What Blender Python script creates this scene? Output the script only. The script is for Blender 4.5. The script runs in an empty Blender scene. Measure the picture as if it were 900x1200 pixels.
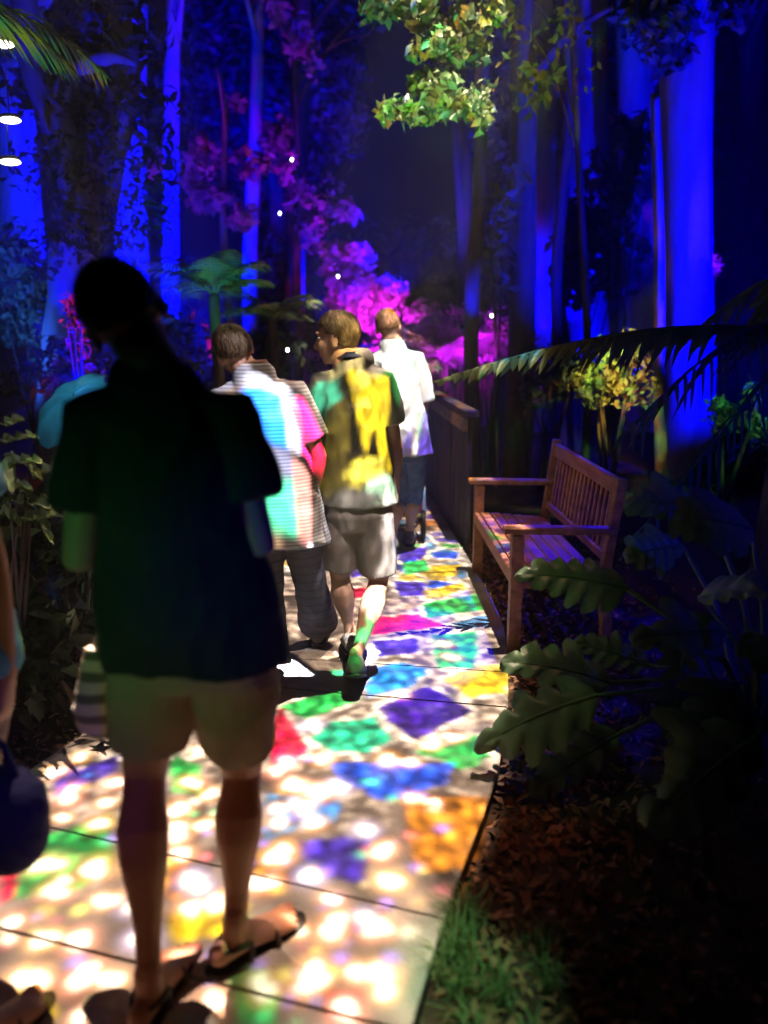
import bpy, bmesh, math, random
import numpy as np
from mathutils import Vector, Matrix, noise

random.seed(7)
rng = np.random.default_rng(7)
C = bpy.context.collection
SC = bpy.context.scene
R = math.radians
PI = math.pi

# ------------------------------------------------------------------ camera
FPX = 905.0
PITCH = R(13)
cam = bpy.data.objects.new('camera', bpy.data.cameras.new('camera'))
C.objects.link(cam)
cam.location = (0, 0, 1.55)
cam.rotation_euler = (PI / 2 - PITCH, 0, 0)
cam.data.sensor_fit = 'VERTICAL'
cam.data.sensor_height = 24
cam.data.lens = FPX / 1200 * 24
cam.data.clip_end = 500
cam.data.clip_start = .05
cam.data.dof.use_dof = True
cam.data.dof.focus_distance = 3.7
cam.data.dof.aperture_fstop = .7
SC.camera = cam
cp, sp = math.cos(PITCH), math.sin(PITCH)


def ray(px, py):
    a, b = px - 450, 600 - py
    return Vector((a, FPX * cp + b * sp, -FPX * sp + b * cp))


def P(px, py, Y):            # world point seen at a pixel, at distance Y down the walk
    d = ray(px, py)
    return Vector((0, 0, 1.55)) + d * (Y / d.y)


def G(px, py, z=0.0):        # ground point seen at a pixel
    d = ray(px, py)
    return Vector((0, 0, 1.55)) + d * ((z - 1.55) / d.z)


# ------------------------------------------------------------------ night sky
world = bpy.data.worlds.new('World')
SC.world = world
world.use_nodes = True
wn = world.node_tree.nodes
wl = world.node_tree.links
bg = wn['Background']
sky = wn.new('ShaderNodeTexSky')
sky.sky_type = 'NISHITA'
sky.sun_disc = False
sky.sun_elevation = R(2)
sky.sun_rotation = R(200)
tint = wn.new('ShaderNodeMix')
tint.data_type = 'RGBA'
tint.blend_type = 'MULTIPLY'
tint.inputs[0].default_value = 1
tint.inputs[7].default_value = (.05, .06, 1, 1)
wl.new(sky.outputs[0], tint.inputs[6])
wl.new(tint.outputs[2], bg.inputs[0])
bg.inputs[1].default_value = 0.0035
sun = bpy.data.objects.new('moon', bpy.data.lights.new('moon', 'SUN'))
C.objects.link(sun)
sun.data.energy = 0.004
sun.data.angle = R(.5)
sun.data.color = (.3, .4, 1)
sun.rotation_euler = (R(50), 0, R(200))
SC.view_settings.view_transform = 'Standard'
SC.view_settings.look = 'None'
SC.view_settings.exposure = 0
SC.view_settings.gamma = 1
SC.cycles.use_denoising = True
SC.cycles.max_bounces = 4
SC.cycles.sample_clamp_indirect = 3


# ------------------------------------------------------------------ lamps
def spot(name, loc, target, color, power, size=40, blend=.6, radius=.05, cells=None):
    d = bpy.data.lights.new(name, 'SPOT')
    o = bpy.data.objects.new(name, d)
    C.objects.link(o)
    o.location = loc
    o.rotation_euler = (Vector(target) - Vector(loc)).to_track_quat('-Z', 'Y').to_euler()
    d.energy = power
    d.color = color
    d.spot_size = R(size)
    d.spot_blend = blend
    d.shadow_soft_size = radius
    if cells:                 # a patterned lens: random coloured spots
        scale, lo, cols = cells
        d.use_nodes = True
        nt = d.node_tree
        N = nt.nodes
        N.clear()
        out = N.new('ShaderNodeOutputLight')
        em = N.new('ShaderNodeEmission')
        g = N.new('ShaderNodeNewGeometry')
        v = N.new('ShaderNodeTexVoronoi')
        v.inputs['Scale'].default_value = scale
        s = N.new('ShaderNodeSeparateColor')
        r = N.new('ShaderNodeValToRGB')
        r.color_ramp.interpolation = 'CONSTANT'
        el = r.color_ramp.elements
        while len(el) < len(cols):
            el.new(.5)
        for i, c in enumerate(cols):
            el[i].position = i / len(cols)
            el[i].color = (*c, 1)
        nt.links.new(g.outputs['Incoming'], v.inputs['Vector'])
        nt.links.new(v.outputs['Color'], s.inputs[0])
        nt.links.new(s.outputs[0], r.inputs[0])
        nt.links.new(r.outputs[0], em.inputs[0])
        nt.links.new(em.outputs[0], out.inputs[0])
    return o


def grid_img(name, x0, x1, y0, y1, res):
    w, h = int((x1 - x0) * res), int((y1 - y0) * res)
    X, Y = np.meshgrid(x0 + (np.arange(w) + .5) / res, y0 + (np.arange(h) + .5) / res)
    return X, Y, np.zeros((h, w, 3))


def blur(a, k):
    if k < 1:
        return a
    ker = np.exp(-np.linspace(-2, 2, 2 * k + 1) ** 2)
    ker /= ker.sum()
    p = np.pad(a, ((k, k), (0, 0), (0, 0)), mode='edge')
    a = sum(ker[i] * p[i:i + a.shape[0]] for i in range(2 * k + 1))
    p = np.pad(a, ((0, 0), (k, k), (0, 0)), mode='edge')
    return sum(ker[i] * p[:, i:i + a.shape[1]] for i in range(2 * k + 1))


def inpoly(X, Y, pts):
    m = np.zeros(X.shape, bool)
    n = len(pts)
    for i in range(n):
        (xa, ya), (xb, yb) = pts[i], pts[(i + 1) % n]
        if abs(yb - ya) < 1e-9:
            continue
        m ^= ((ya > Y) != (yb > Y)) & (X < (xb - xa) * (Y - ya) / (yb - ya) + xa)
    return m


def projector(name, loc, target, plane, img, ext, power, size=120, radius=.015):
    """spot lamp with a slide: the slide is in focus on the plane ('z',0) or ('y',c)"""
    o = spot(name, loc, target, (1, 1, 1), power, size, .1, radius)
    h, w = img.shape[:2]
    im = bpy.data.images.new(name + '_slide', w, h, float_buffer=True)
    a = np.ones((h, w, 4), 'f')
    a[..., :3] = img
    im.pixels.foreach_set(a.ravel())
    im.update()
    im.pack()
    d = o.data
    d.use_nodes = True
    nt = d.node_tree
    N = nt.nodes
    N.clear()
    out = N.new('ShaderNodeOutputLight')
    em = N.new('ShaderNodeEmission')
    g = N.new('ShaderNodeNewGeometry')
    s = N.new('ShaderNodeSeparateXYZ')
    nt.links.new(g.outputs['Incoming'], s.inputs[0])

    def M(op, x, y):
        m = N.new('ShaderNodeMath')
        m.operation = op
        for i, v in enumerate((x, y)):
            if isinstance(v, (int, float)):
                m.inputs[i].default_value = v
            else:
                nt.links.new(v, m.inputs[i])
        return m.outputs[0]
    ax, c = plane
    if ax == 'z':
        k = M('DIVIDE', c - loc[2], s.outputs[2])
        second, base = 1, loc[1]
    else:
        k = M('DIVIDE', c - loc[1], s.outputs[1])
        second, base = 2, loc[2]
    gx = M('ADD', M('MULTIPLY', s.outputs[0], k), loc[0])
    gy = M('ADD', M('MULTIPLY', s.outputs[second], k), base)
    cb = N.new('ShaderNodeCombineXYZ')
    nt.links.new(M('DIVIDE', M('SUBTRACT', gx, ext[0]), ext[1] - ext[0]), cb.inputs[0])
    nt.links.new(M('DIVIDE', M('SUBTRACT', gy, ext[2]), ext[3] - ext[2]), cb.inputs[1])
    ti = N.new('ShaderNodeTexImage')
    ti.image = im
    ti.extension = 'CLIP'
    nt.links.new(cb.outputs[0], ti.inputs[0])
    nt.links.new(ti.outputs[0], em.inputs[0])
    nt.links.new(em.outputs[0], out.inputs[0])
    return o


# the floor slide: coloured panes with dots, warm white blots near by
EXT = (-1.9, 1.3, 1.0, 10.0)
X, Y, A = grid_img('floor', *EXT, 110)
nz = rng.random(A.shape[:2])[..., None] * np.ones(3)
cloud = blur(nz, 10)
cloud = (cloud - cloud.mean()) / cloud.std()
cloud2 = blur(rng.random(A.shape[:2])[..., None] * np.ones(3), 4)
cloud2 = (cloud2 - cloud2.mean()) / cloud2.std()
A += np.array([.17, .115, .085]) * (1 + .3 * cloud) * (1 + .5 / (1 + np.exp((Y - 2.3) / .2)))[..., None]
# whitish lattice over the middle distance
mid = (1 / (1 + np.exp(-(Y - 2.15) / .12)))[..., None]
A += mid * np.clip(.22 + .55 * cloud2 + .2 * cloud, 0, 3) * np.array([.60, .45, .34])
PUR, TEA, GRN, YEL, CYA, IND = (.16, .02, 1.0), (.02, .85, .42), (.03, .75, .12), (1, .62, .01), (.02, .35, 1.1), (.12, .05, .9)
RED, LBL, BLU, ORG = (1, .0, .06), (.1, .5, 1), (.01, .12, 1.1), (1, .33, .02)
polys = [
    (PUR, .35, [(440, 830), (502, 803), (555, 832), (487, 870)]),
    (TEA, .8, [(362, 866), (385, 845), (440, 839), (458, 865), (430, 884), (385, 882)]),
    (GRN, .8, [(488, 880), (560, 860), (578, 888), (540, 903)]),
    (YEL, 1.6, [(520, 797), (560, 778), (600, 780), (594, 812), (550, 817)]),
    (CYA, 1.1, [(428, 785), (470, 776), (506, 782), (480, 806), (430, 818)]),
    (IND, .6, [(438, 750), (488, 747), (492, 765), (440, 770)]),
    (GRN, .9, [(505, 745), (560, 740), (556, 783), (512, 783)]),
    (RED, 1.2, [(432, 723), (490, 720), (526, 734), (434, 744)]),
    (LBL, .6, [(530, 730), (592, 715), (595, 733), (535, 738)]),
    (GRN, .9, [(495, 707), (560, 696), (582, 713), (500, 724)]),
    (RED, 1.2, [(312, 865), (328, 825), (364, 882), (318, 900)]),
    (GRN, .9, [(325, 828), (398, 803), (422, 820), (362, 842)]),
    (BLU, .8, [(388, 893), (532, 896), (528, 915), (450, 938), (396, 913)]),
    (LBL, .6, [(310, 928), (400, 940), (393, 962), (312, 985)]),
    (IND, .5, [(345, 985), (432, 983), (430, 1040), (398, 1028), (360, 1010)]),
    (ORG, .9, [(472, 935), (580, 932), (545, 1020), (485, 1022)]),
    (IND, .6, [(462, 680), (500, 683), (498, 697), (468, 699)]),
    (BLU, .8, [(503, 680), (535, 683), (528, 690), (500, 688)]),
    (YEL, 1.2, [(495, 693), (540, 682), (550, 690), (500, 704)]),
    (GRN, .9, [(470, 660), (498, 655), (505, 668), (475, 674)]),
    (YEL, 1.2, [(505, 662), (540, 662), (535, 674), (512, 676)]),
    (RED, .8, [(400, 690), (432, 688), (430, 700), (396, 702)]),
    (IND, .7, [(465, 642), (502, 641), (496, 655), (468, 657)]),
    (BLU, .8, [(505, 646), (540, 648), (535, 655), (508, 654)]),
    (GRN, .7, [(270, 1145), (300, 1120), (335, 1200), (285, 1200)]),
    (GRN, .55, [(15, 985), (132, 958), (134, 1012), (90, 1045), (10, 1050)]),
    (GRN, .6, [(200, 885), (235, 893), (238, 930), (200, 930)]),
    (IND, .4, [(55, 905), (140, 885), (140, 905), (60, 935)]),
    (RED, .5, [(0, 1010), (28, 1012), (15, 1050), (0, 1060)]),
    (ORG, .8, [(190, 1010), (215, 1000), (215, 1050), (192, 1050)]),
    (YEL, .9, [(195, 1070), (290, 1060), (285, 1100), (200, 1105)]),
    (YEL, .7, [(0, 1150), (60, 1160), (70, 1200), (0, 1200)]),
    (RED, .5, [(380, 1160), (420, 1165), (430, 1190), (395, 1200)]),
]
wx = blur(rng.random(A.shape[:2])[..., None] * np.ones(3), 7)[..., 0]
wy = blur(rng.random(A.shape[:2])[..., None] * np.ones(3), 7)[..., 0]
wx = (wx - wx.mean()) / wx.std() * .005
wy = (wy - wy.mean()) / wy.std() * .007
col = np.zeros_like(A)
inside = np.zeros(A.shape[:2] + (1,))
for c, st, pp in polys:
    wp = [tuple(G(*q).xy) for q in pp]
    m = inpoly(X + wx, Y + wy, wp)
    col[m] = np.array(c) * st
    inside[m] = 1
    depth = np.mean([q[1] for q in wp])
# farther on: many small coloured cells
seeds = rng.random((420, 2)) * np.array([3.0, 5.2]) + np.array([-1.8, 4.7])
pal = np.array([BLU, YEL, GRN, IND, ORG, LBL, YEL, RED, TEA, (1, .9, .8), (1, .85, .8)])
sc_ = pal[rng.integers(0, len(pal), 420)] * rng.uniform(.3, .9, (420, 1))
rows = np.where(Y[:, 0] > 4.75)[0]
for r_ in rows:
    dx = (X[r_][:, None] - seeds[None, :, 0]) * 1.0
    dy = (Y[r_, 0] - seeds[None, :, 1]) * .8
    d2 = np.sqrt(dx * dx + dy * dy)
    i0 = np.argmin(d2, 1)
    ds = np.sort(d2, 1)[:, :2]
    m = (ds[:, 1] - ds[:, 0] > .03) & (inside[r_, :, 0] == 0)
    col[r_][m] = sc_[i0[m]]
    inside[r_][m] = .8
soft = blur(inside, 3)
rim = np.clip(blur(inside, 6) - inside, 0, 1) * (Y > 2.6)[..., None]
A += rim * np.array([2.5, 2.15, 1.75]) * (1 + .5 * np.clip(cloud2, -1, 2))
gx_, gy_ = X / .085 + wx * 26, Y / .13 + wy * 22
dots = np.exp(-(((gx_ + .5 * (np.floor(gy_) % 2)) % 1 - .5) ** 2 + (gy_ % 1 - .5) ** 2 * 1.0) * 9)[..., None]
base = A.copy()
colb = blur(col, 1) * (1 + .3 * cloud2)
A = A * (1 - soft * .93) + colb * (.34 + 1.35 * dots)
# bright blots
blots = [(95, 887, .7), (65, 905, .8), (132, 918, .9), (80, 932, 1), (128, 940, .7), (75, 958, .6), (120, 965, .9), (55, 1012, 1), (108, 1022, 1.2),
         (158, 1015, .9), (68, 1045, 1), (122, 1057, .9), (10, 1082, .8), (48, 1103, .9), (90, 1105, 1), (8, 1100, .5), (42, 1146, 1.1), (90, 1150, 1.1), (135, 1147, .9),
         (96, 1188, .7), (135, 1190, 1), (5, 1180, 1), (222, 917, .9), (245, 930, .8), (212, 948, 1), (242, 965, .8), (205, 975, 1.1), (215, 1000, .9), (230, 1032, 1), (222, 1065, 1),
         (250, 1060, 1), (215, 1135, 1.1), (235, 880, .6), (250, 1175, 1), (238, 1200, .9),
         (325, 945, .7), (345, 920, 1.1), (375, 925, 1.1), (400, 924, .9), (355, 945, .9), (365, 964, .9), (325, 964, .8), (430, 974, .9), (320, 1005, 1.2), (447, 997, 1),
         (365, 1026, 1), (463, 1033, 1.1), (385, 1053, .7), (392, 1090, 1.2), (446, 1085, 1.1), (430, 1075, .8), (365, 1140, 1.2), (435, 1140, 1.1), (452, 1160, .8), (404, 1186, 1),
         (482, 936, .8), (508, 939, .5), (375, 1150, .9), (345, 1090, .8), (335, 890, .7), (380, 886, .9), (455, 890, .9), (480, 893, .7), (362, 850, .9), (505, 872, .8), (528, 862, .8),
         (330, 900, 1), (410, 770, 1), (520, 755, .8), (528, 770, .8), (350, 775, .7), (470, 815, .7), (300, 1035, 1.1), (310, 1165, 1), (180, 1180, 1), (165, 1100, 1), (160, 1060, .9)]
ow = np.zeros_like(A)
for k in range(150):
    g = G(rng.uniform(0, 520), rng.uniform(890, 1200))
    if g.x > np.interp(g.y, [1.4, 2.6], [0, .4]):
        continue
    r0 = rng.uniform(.007, .022)
    c_ = np.array([(1, .5, .05), (1, .75, .1), (1, .15, .2), (.1, .3, 1), (.1, .9, .3), (.4, .2, 1), (1, .85, .6)][rng.integers(0, 7)])
    ow = np.maximum(ow, np.exp(-((X - g.x) ** 2 * rng.uniform(.5, 1.5) + (Y - g.y) ** 2) / r0 ** 2)[..., None] * c_ * rng.uniform(.5, 1.6))
for (bx, by, s) in blots:
    g = G(bx, by)
    r0 = .0200 * s * (.75 + .25 * g.y / 1.8)
    warm = np.array([1, .42 + .25 * rng.random(), .08 + .2 * rng.random()])
    if rng.random() < .12:
        warm = np.array([.45, .55, 1.0])
    for k in range(4):
        ox, oy = rng.normal(0, r0 * .75, 2) if k else (0, 0)
        d2 = (X - g.x - ox) ** 2 + (Y - g.y - oy) ** 2
        q = np.exp(-((d2 / (r0 * r0 * 1.0)) * (1 + .35 * np.sin(3 * np.arctan2(Y - g.y - oy, X - g.x - ox) + bx))) ** 2)[..., None]
        ow = np.maximum(ow, q * np.array([2.7, 2.3, 1.75]))
        ow = np.maximum(ow, np.exp(-d2 / (r0 * r0 * 3.2))[..., None] * warm * np.array([1.5, 1.1, 1.1]))
A = A + ow
A = np.clip(blur(A, 1), 0, 6)
rex = np.interp(Y[:, 0], [1, 1.47, 1.79, 2.1, 2.52, 3.01, 3.88, 4.58, 5.58, 7.07, 8.65, 10.5], [-.08, .07, .15, .27, .42, .53, .66, .645, .58, .48, .37, .2])[:, None]
out_ = np.clip((X - rex - .01) / .05, 0, 1)[..., None]
A = A * (1 - out_) + out_ * np.array([.07, .03, .02]) * np.exp(-np.clip(X - rex, 0, 9) / .16)[..., None]
lft = np.clip((rex - 1.70 - X) / .08, 0, 1)[..., None]
A = A * (1 - lft * .93)
# one lamp beyond, one on the left; they share the slide between them
wl_ = 1 / (1 + np.exp((X + .25 + np.clip(Y - 2.6, 0, 3) * .8) / .07))
wl_ = (wl_ * (1 / (1 + np.exp((Y - 3.0) / .15))))[..., None]
LR, LL = (1.3, 4.3, 7.5), (-1.25, 3.7, 5.8)


def comp(L):                  # even out the fall-off over the floor
    d2 = (X - L[0]) ** 2 + (Y - L[1]) ** 2 + L[2] ** 2
    return (d2 ** 1.5 / L[2] / 18.5)[..., None]


POW = 2900
fade = np.clip(1.25 - (Y - 5) * .17, .2, 1)[..., None]
projector('projector_right', LR, (-.1, 3.4, 0), ('z', 0), A * (1 - wl_) * comp(LR) * fade, EXT, POW)
projector('projector_left', LL, (-.7, 1.8, 0), ('z', 0), A * wl_ * comp(LL), EXT, POW)

# a third slide falls on the backs of the walkers
EXB = (-1.0, .6, -.1, 1.9)
XB, ZB, B = grid_img('backs', *EXB, 520)


LB = (.75, 1.75, 3.3)


def bp(c, st, pts, Yp=3.14):
    w = []
    for x, y in pts:
        q = P(x, y, Yp)
        h = Vector(LB) + (q - Vector(LB)) * ((3.38 - LB[1]) / (q.y - LB[1]))
        w.append((h.x, h.z))
    m = inpoly(XB, ZB, w)
    B[m] = np.array(c) * st


bp((.8, .75, .9), .35, [(240, 375), (300, 375), (300, 445), (240, 445)])
bp((1, .6, .3), .35, [(255, 440), (300, 440), (325, 660), (255, 660)])
bp((.9, .9, 1), 1.0, [(292, 425), (345, 425), (350, 450), (292, 450)])
bp((.02, .25, 1), 1.7, [(285, 447), (336, 447), (338, 525), (290, 525)])
bp((1, .95, 1), .9, [(336, 447), (356, 447), (362, 480), (360, 515), (338, 525)])
bp((1, .02, .16), 2.8, [(352, 450), (364, 447), (400, 490), (398, 508), (362, 510), (358, 475)])
bp((.5, .5, .7), .6, [(290, 530), (360, 530), (350, 565), (300, 565)])
bp((.1, 1, .45), 1.0, [(290, 575), (348, 560), (352, 640), (290, 640)])
bp((1, .4, .3), .9, [(345, 530), (375, 530), (365, 640), (345, 640)])
bp((.85, .8, 1), 9, [(362, 640), (395, 640), (395, 750), (350, 750)])
B2 = B.copy()
B[:] = 0
YB = 3.32
bp((.9, .8, .55), .35, [(355, 355), (398, 355), (395, 440), (355, 440)], YB)
bp((1, .8, .35), 1.2, [(398, 355), (430, 355), (430, 430), (395, 430)], YB)
bp((.12, 1, .6), 1.5, [(355, 428), (398, 428), (400, 470), (362, 480), (355, 470)], YB)
bp((1, .75, .1), .3, [(375, 470), (404, 470), (404, 585), (370, 585)], YB)
bp((1, .70, .02), 2.4, [(410, 425), (458, 430), (464, 535), (450, 560), (440, 500), (432, 520), (424, 545), (416, 500)], YB)
bp((1, .8, .08), 3.0, [(398, 560), (450, 535), (452, 552), (420, 585), (400, 580)], YB)
bp((.6, 1, .7), 2.4, [(420, 585), (452, 552), (470, 550), (465, 590)], YB)
bp((.9, .8, .75), .42, [(365, 585), (470, 585), (470, 672), (365, 672)], YB)
bp((1, 1, 1), 3.0, [(448, 570), (475, 570), (475, 675), (440, 675), (452, 640)], YB)
bp((1, 1, .95), 2.6, [(425, 670), (475, 668), (455, 730), (420, 745)], YB)
bp((.1, 1, .4), 1.6, [(400, 735), (432, 735), (425, 812), (392, 812)], YB)
bp((1, .7, .5), .35, [(380, 665), (424, 665), (424, 760), (380, 760)], YB)
Bb = B.copy()


def fall(L, Yp):
    return (((XB - L[0]) ** 2 + (Yp - L[1]) ** 2 + (ZB - L[2]) ** 2) / 8)[..., None]


st_ = blur(rng.random(B.shape[:2])[..., None] * np.ones(3), 3)
st_ = sum(np.roll(st_, k, 0) for k in range(-14, 15, 2))
st_ = (st_ - st_.mean()) / st_.std()
Bb *= np.clip(.75 + .7 * st_, .05, 2.0)
B = np.where(B2.sum(2, keepdims=True) > 0, B2, Bb)
projector('projector_walkers', LB, (-.2, 3.4, .8), ('y', 3.38), blur(B, 2) * fall(LB, 3.38), EXB, 1500, 90)


spot('warm_white_spot', (.75, 3.7, 3.4), P(462, 450, 5.4), (1, .97, .9), 560, 15, .5, .03)  # extra lamp added to brighten the man in white

# ------------------------------------------------------------------ materials
def mat(name, color, rough=.6, var=.25, scale=8, bump=.2, bscale=60, spec=.3, stretch=(1, 1, 1), color2=None, trans=0, sss=0):
    m = bpy.data.materials.new(name)
    m.use_nodes = True
    nt = m.node_tree
    N, L = nt.nodes, nt.links
    b = N['Principled BSDF']
    b.inputs['Roughness'].default_value = rough
    b.inputs['Specular IOR Level'].default_value = spec
    tc = N.new('ShaderNodeTexCoord')
    mp = N.new('ShaderNodeMapping')
    mp.inputs['Scale'].default_value = stretch
    L.new(tc.outputs['Object'], mp.inputs[0])
    nz = N.new('ShaderNodeTexNoise')
    nz.inputs['Scale'].default_value = scale
    nz.inputs['Detail'].default_value = 5
    L.new(mp.outputs[0], nz.inputs['Vector'])
    rp = N.new('ShaderNodeValToRGB')
    c = Vector(color)
    c2 = Vector(color2) if color2 else c * (1 + var)
    rp.color_ramp.elements[0].color = (*(c * (1 - var)), 1)
    rp.color_ramp.elements[1].color = (*c2, 1)
    rp.color_ramp.elements[0].position = .3
    rp.color_ramp.elements[1].position = .7
    L.new(nz.outputs[0], rp.inputs[0])
    L.new(rp.outputs[0], b.inputs['Base Color'])
    if bump:
        n2 = N.new('ShaderNodeTexNoise')
        n2.inputs['Scale'].default_value = bscale
        n2.inputs['Detail'].default_value = 4
        L.new(mp.outputs[0], n2.inputs['Vector'])
        bp_ = N.new('ShaderNodeBump')
        bp_.inputs['Strength'].default_value = bump
        bp_.inputs['Distance'].default_value = .01
        L.new(n2.outputs[0], bp_.inputs['Height'])
        L.new(bp_.outputs[0], b.inputs['Normal'])
    if trans:
        b.inputs['Transmission Weight'].default_value = 0
        tr = N.new('ShaderNodeBsdfTranslucent')
        L.new(rp.outputs[0], tr.inputs[0])
        mx = N.new('ShaderNodeMixShader')
        mx.inputs[0].default_value = trans
        L.new(b.outputs[0], mx.inputs[1])
        L.new(tr.outputs[0], mx.inputs[2])
        L.new(mx.outputs[0], N['Material Output'].inputs[0])
    return m


def stripes(name, ca, cb, period, thr=.5):
    m = mat(name, ca, .85, .08, 10, .15, 300)
    nt = m.node_tree
    N, L = nt.nodes, nt.links
    tc = N.new('ShaderNodeTexCoord')
    s = N.new('ShaderNodeSeparateXYZ')
    L.new(tc.outputs['Object'], s.inputs[0])
    w = N.new('ShaderNodeMath')
    w.operation = 'MULTIPLY'
    w.inputs[1].default_value = 1 / period
    L.new(s.outputs[2], w.inputs[0])
    f = N.new('ShaderNodeMath')
    f.operation = 'FRACT'
    L.new(w.outputs[0], f.inputs[0])
    g = N.new('ShaderNodeMath')
    g.operation = 'GREATER_THAN'
    g.inputs[1].default_value = thr
    L.new(f.outputs[0], g.inputs[0])
    mx = N.new('ShaderNodeMix')
    mx.data_type = 'RGBA'
    mx.inputs[6].default_value = (*ca, 1)
    mx.inputs[7].default_value = (*cb, 1)
    L.new(g.outputs[0], mx.inputs[0])
    L.new(mx.outputs[2], N['Principled BSDF'].inputs['Base Color'])
    return m


def glow(name, color, strength):
    m = bpy.data.materials.new(name)
    m.use_nodes = True
    b = m.node_tree.nodes['Principled BSDF']
    b.inputs['Base Color'].default_value = (.8, .8, .8, 1)
    b.inputs['Emission Color'].default_value = (*color, 1)
    b.inputs['Emission Strength'].default_value = strength
    return m


MT = dict(
    soil=mat('dark_soil', (.045, .03, .02), .95, .5, 6, .8, 25),
    concrete=mat('worn_concrete', (.40, .37, .33), .7, .28, 5, .7, 70),
    joint=mat('joint_dirt', (.03, .025, .02), .95, .3),
    plank=mat('weathered_plank', (.24, .17, .11), .75, .4, 5, .5, 30, stretch=(.6, 6, 6)),
    parapet=mat('dark_stained_timber', (.055, .04, .035), .7, .4, 4, .5, 40, stretch=(6, 6, .5)),
    teak=mat('oiled_teak', (.36, .15, .07), .5, .4, 7, .3, 60, stretch=(3, .6, 3)),
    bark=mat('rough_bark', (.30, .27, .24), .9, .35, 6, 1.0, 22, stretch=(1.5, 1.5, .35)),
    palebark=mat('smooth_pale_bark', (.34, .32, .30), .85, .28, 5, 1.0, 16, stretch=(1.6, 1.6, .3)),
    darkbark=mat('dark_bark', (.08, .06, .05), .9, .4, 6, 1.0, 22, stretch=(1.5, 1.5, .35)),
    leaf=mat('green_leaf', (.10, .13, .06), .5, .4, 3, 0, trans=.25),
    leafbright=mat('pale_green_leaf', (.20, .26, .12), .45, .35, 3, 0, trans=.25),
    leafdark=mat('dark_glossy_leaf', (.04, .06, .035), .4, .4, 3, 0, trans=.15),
    pinkleaf=mat('pink_tinted_foliage', (.50, .22, .42), .6, .35, 4, 0, trans=.3),  # pink flowers, and foliage tinted pink to show up under magenta light
    redleaf=mat('red_bract', (.55, .10, .08), .6, .35, 4, 0, trans=.3),
    yelleaf=mat('yellow_leaf', (.45, .36, .14), .6, .5, 5, 0, color2=(.2, .3, .1), trans=.3),
    bigleaf=mat('broad_leaf', (.10, .17, .09), .38, .3, 6, .3, 40, trans=.12),
    litter=mat('dry_leaf_litter', (.28, .13, .06), .85, .6, 3, 0, color2=(.35, .2, .12)),
    grass=mat('grass_blade', (.16, .26, .10), .6, .35, 4, 0, trans=.3),
    skin=mat('skin', (.48, .27, .18), .5, .12, 9, .12, 180, spec=.4),
    skin2=mat('tanned_skin', (.42, .22, .14), .5, .12, 9, .12, 180, spec=.4),
    hairbrown=mat('brown_hair', (.08, .05, .028), .4, .45, 60, .8, 160, stretch=(1, 1, .25), color2=(.17, .11, .06)),
    hairdark=mat('dark_hair', (.02, .016, .014), .5, .4, 60, .6, 160, stretch=(1, 1, .25)),
    hairginger=mat('auburn_hair', (.22, .10, .05), .45, .45, 60, .6, 160, stretch=(1, 1, .25), color2=(.34, .17, .09)),
    eye=mat('eye_white', (.7, .7, .7), .2, .05, bump=0),
    black=mat('black_cotton', (.022, .026, .030), .9, .3, 7, .3, 260),
    khaki=mat('khaki_cotton', (.30, .22, .15), .85, .15, 7, .3, 260),
    taupe=mat('taupe_cotton', (.17, .14, .12), .85, .12, 7, .3, 260),
    olive=mat('olive_jersey', (.24, .23, .20), .85, .12, 7, .3, 260),
    white=mat('white_cotton', (.78, .78, .76), .85, .05, 7, .3, 260),
    linen=stripes('shaded_pinstripe_linen', (.07, .065, .085), (.04, .04, .06), .05, .8),  # pale trousers coloured dark to stand for the shade on the legs
    tunic=stripes('striped_jersey', (.58, .58, .60), (.33, .32, .37), .015, .55),
    denim=mat('blue_denim', (.07, .11, .24), .85, .3, 20, .3, 300),
    navy=mat('navy_canvas', (.012, .016, .07), .8, .3, 9, .3, 200),
    sole=mat('black_rubber', (.02, .02, .02), .6, .3, 20, .2, 90),
    strap=mat('dark_leather', (.05, .035, .025), .5, .3, 20, .2, 90),
    shoe=mat('grey_shoe_canvas', (.16, .14, .13), .8, .3, 20, .2, 200),
    tube=mat('pale_painted_metal', (.72, .72, .70), .35, .05, 4, 0),
    bluefab=mat('light_blue_fabric', (.10, .34, .55), .8, .2, 9, .3, 200),
    yelplas=mat('yellow_plastic', (.70, .45, .05), .4, .1, 5, 0),
    redfab=mat('red_striped_fabric', (.55, .06, .08), .8, .3, 30, .2, 200),
    lampmetal=mat('lamp_metal', (.05, .05, .05), .5, .2, 9, 0),
    lampglass=glow('lit_lamp_glass', (1, .9, .72), 9),
    spark=glow('lit_fairy_bulb', (1, .96, .9), 14),
)


# ------------------------------------------------------------------ objects
def link(name, me, material=None, parent=None, loc=(0, 0, 0)):
    o = bpy.data.objects.new(name, me)
    C.objects.link(o)
    if material is not None and not me.materials:
        me.materials.append(MT[material] if isinstance(material, str) else material)
    o.location = loc
    if parent:
        o.parent = parent
    return o


def raw(name, v, f, material=None, parent=None, smooth=False, loc=(0, 0, 0), kind=None):
    me = bpy.data.meshes.new(name)
    me.from_pydata([tuple(a) for a in v], [], f)
    if smooth:
        me.polygons.foreach_set('use_smooth', [True] * len(me.polygons))
    me.update()
    o = link(name, me, material, parent, loc)
    if kind:
        o['kind'] = kind
    return o


def tag(o, label, cat, group=None):
    o['label'] = label
    o['category'] = cat
    if group:
        o['group'] = group
    return o


def thing(name, label, cat, loc=(0, 0, 0), rz=0, group=None):
    o = bpy.data.objects.new(name, None)
    C.objects.link(o)
    o.location = loc
    o.rotation_euler = (0, 0, rz)
    o.empty_display_size = .2
    return tag(o, label, cat, group)


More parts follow.
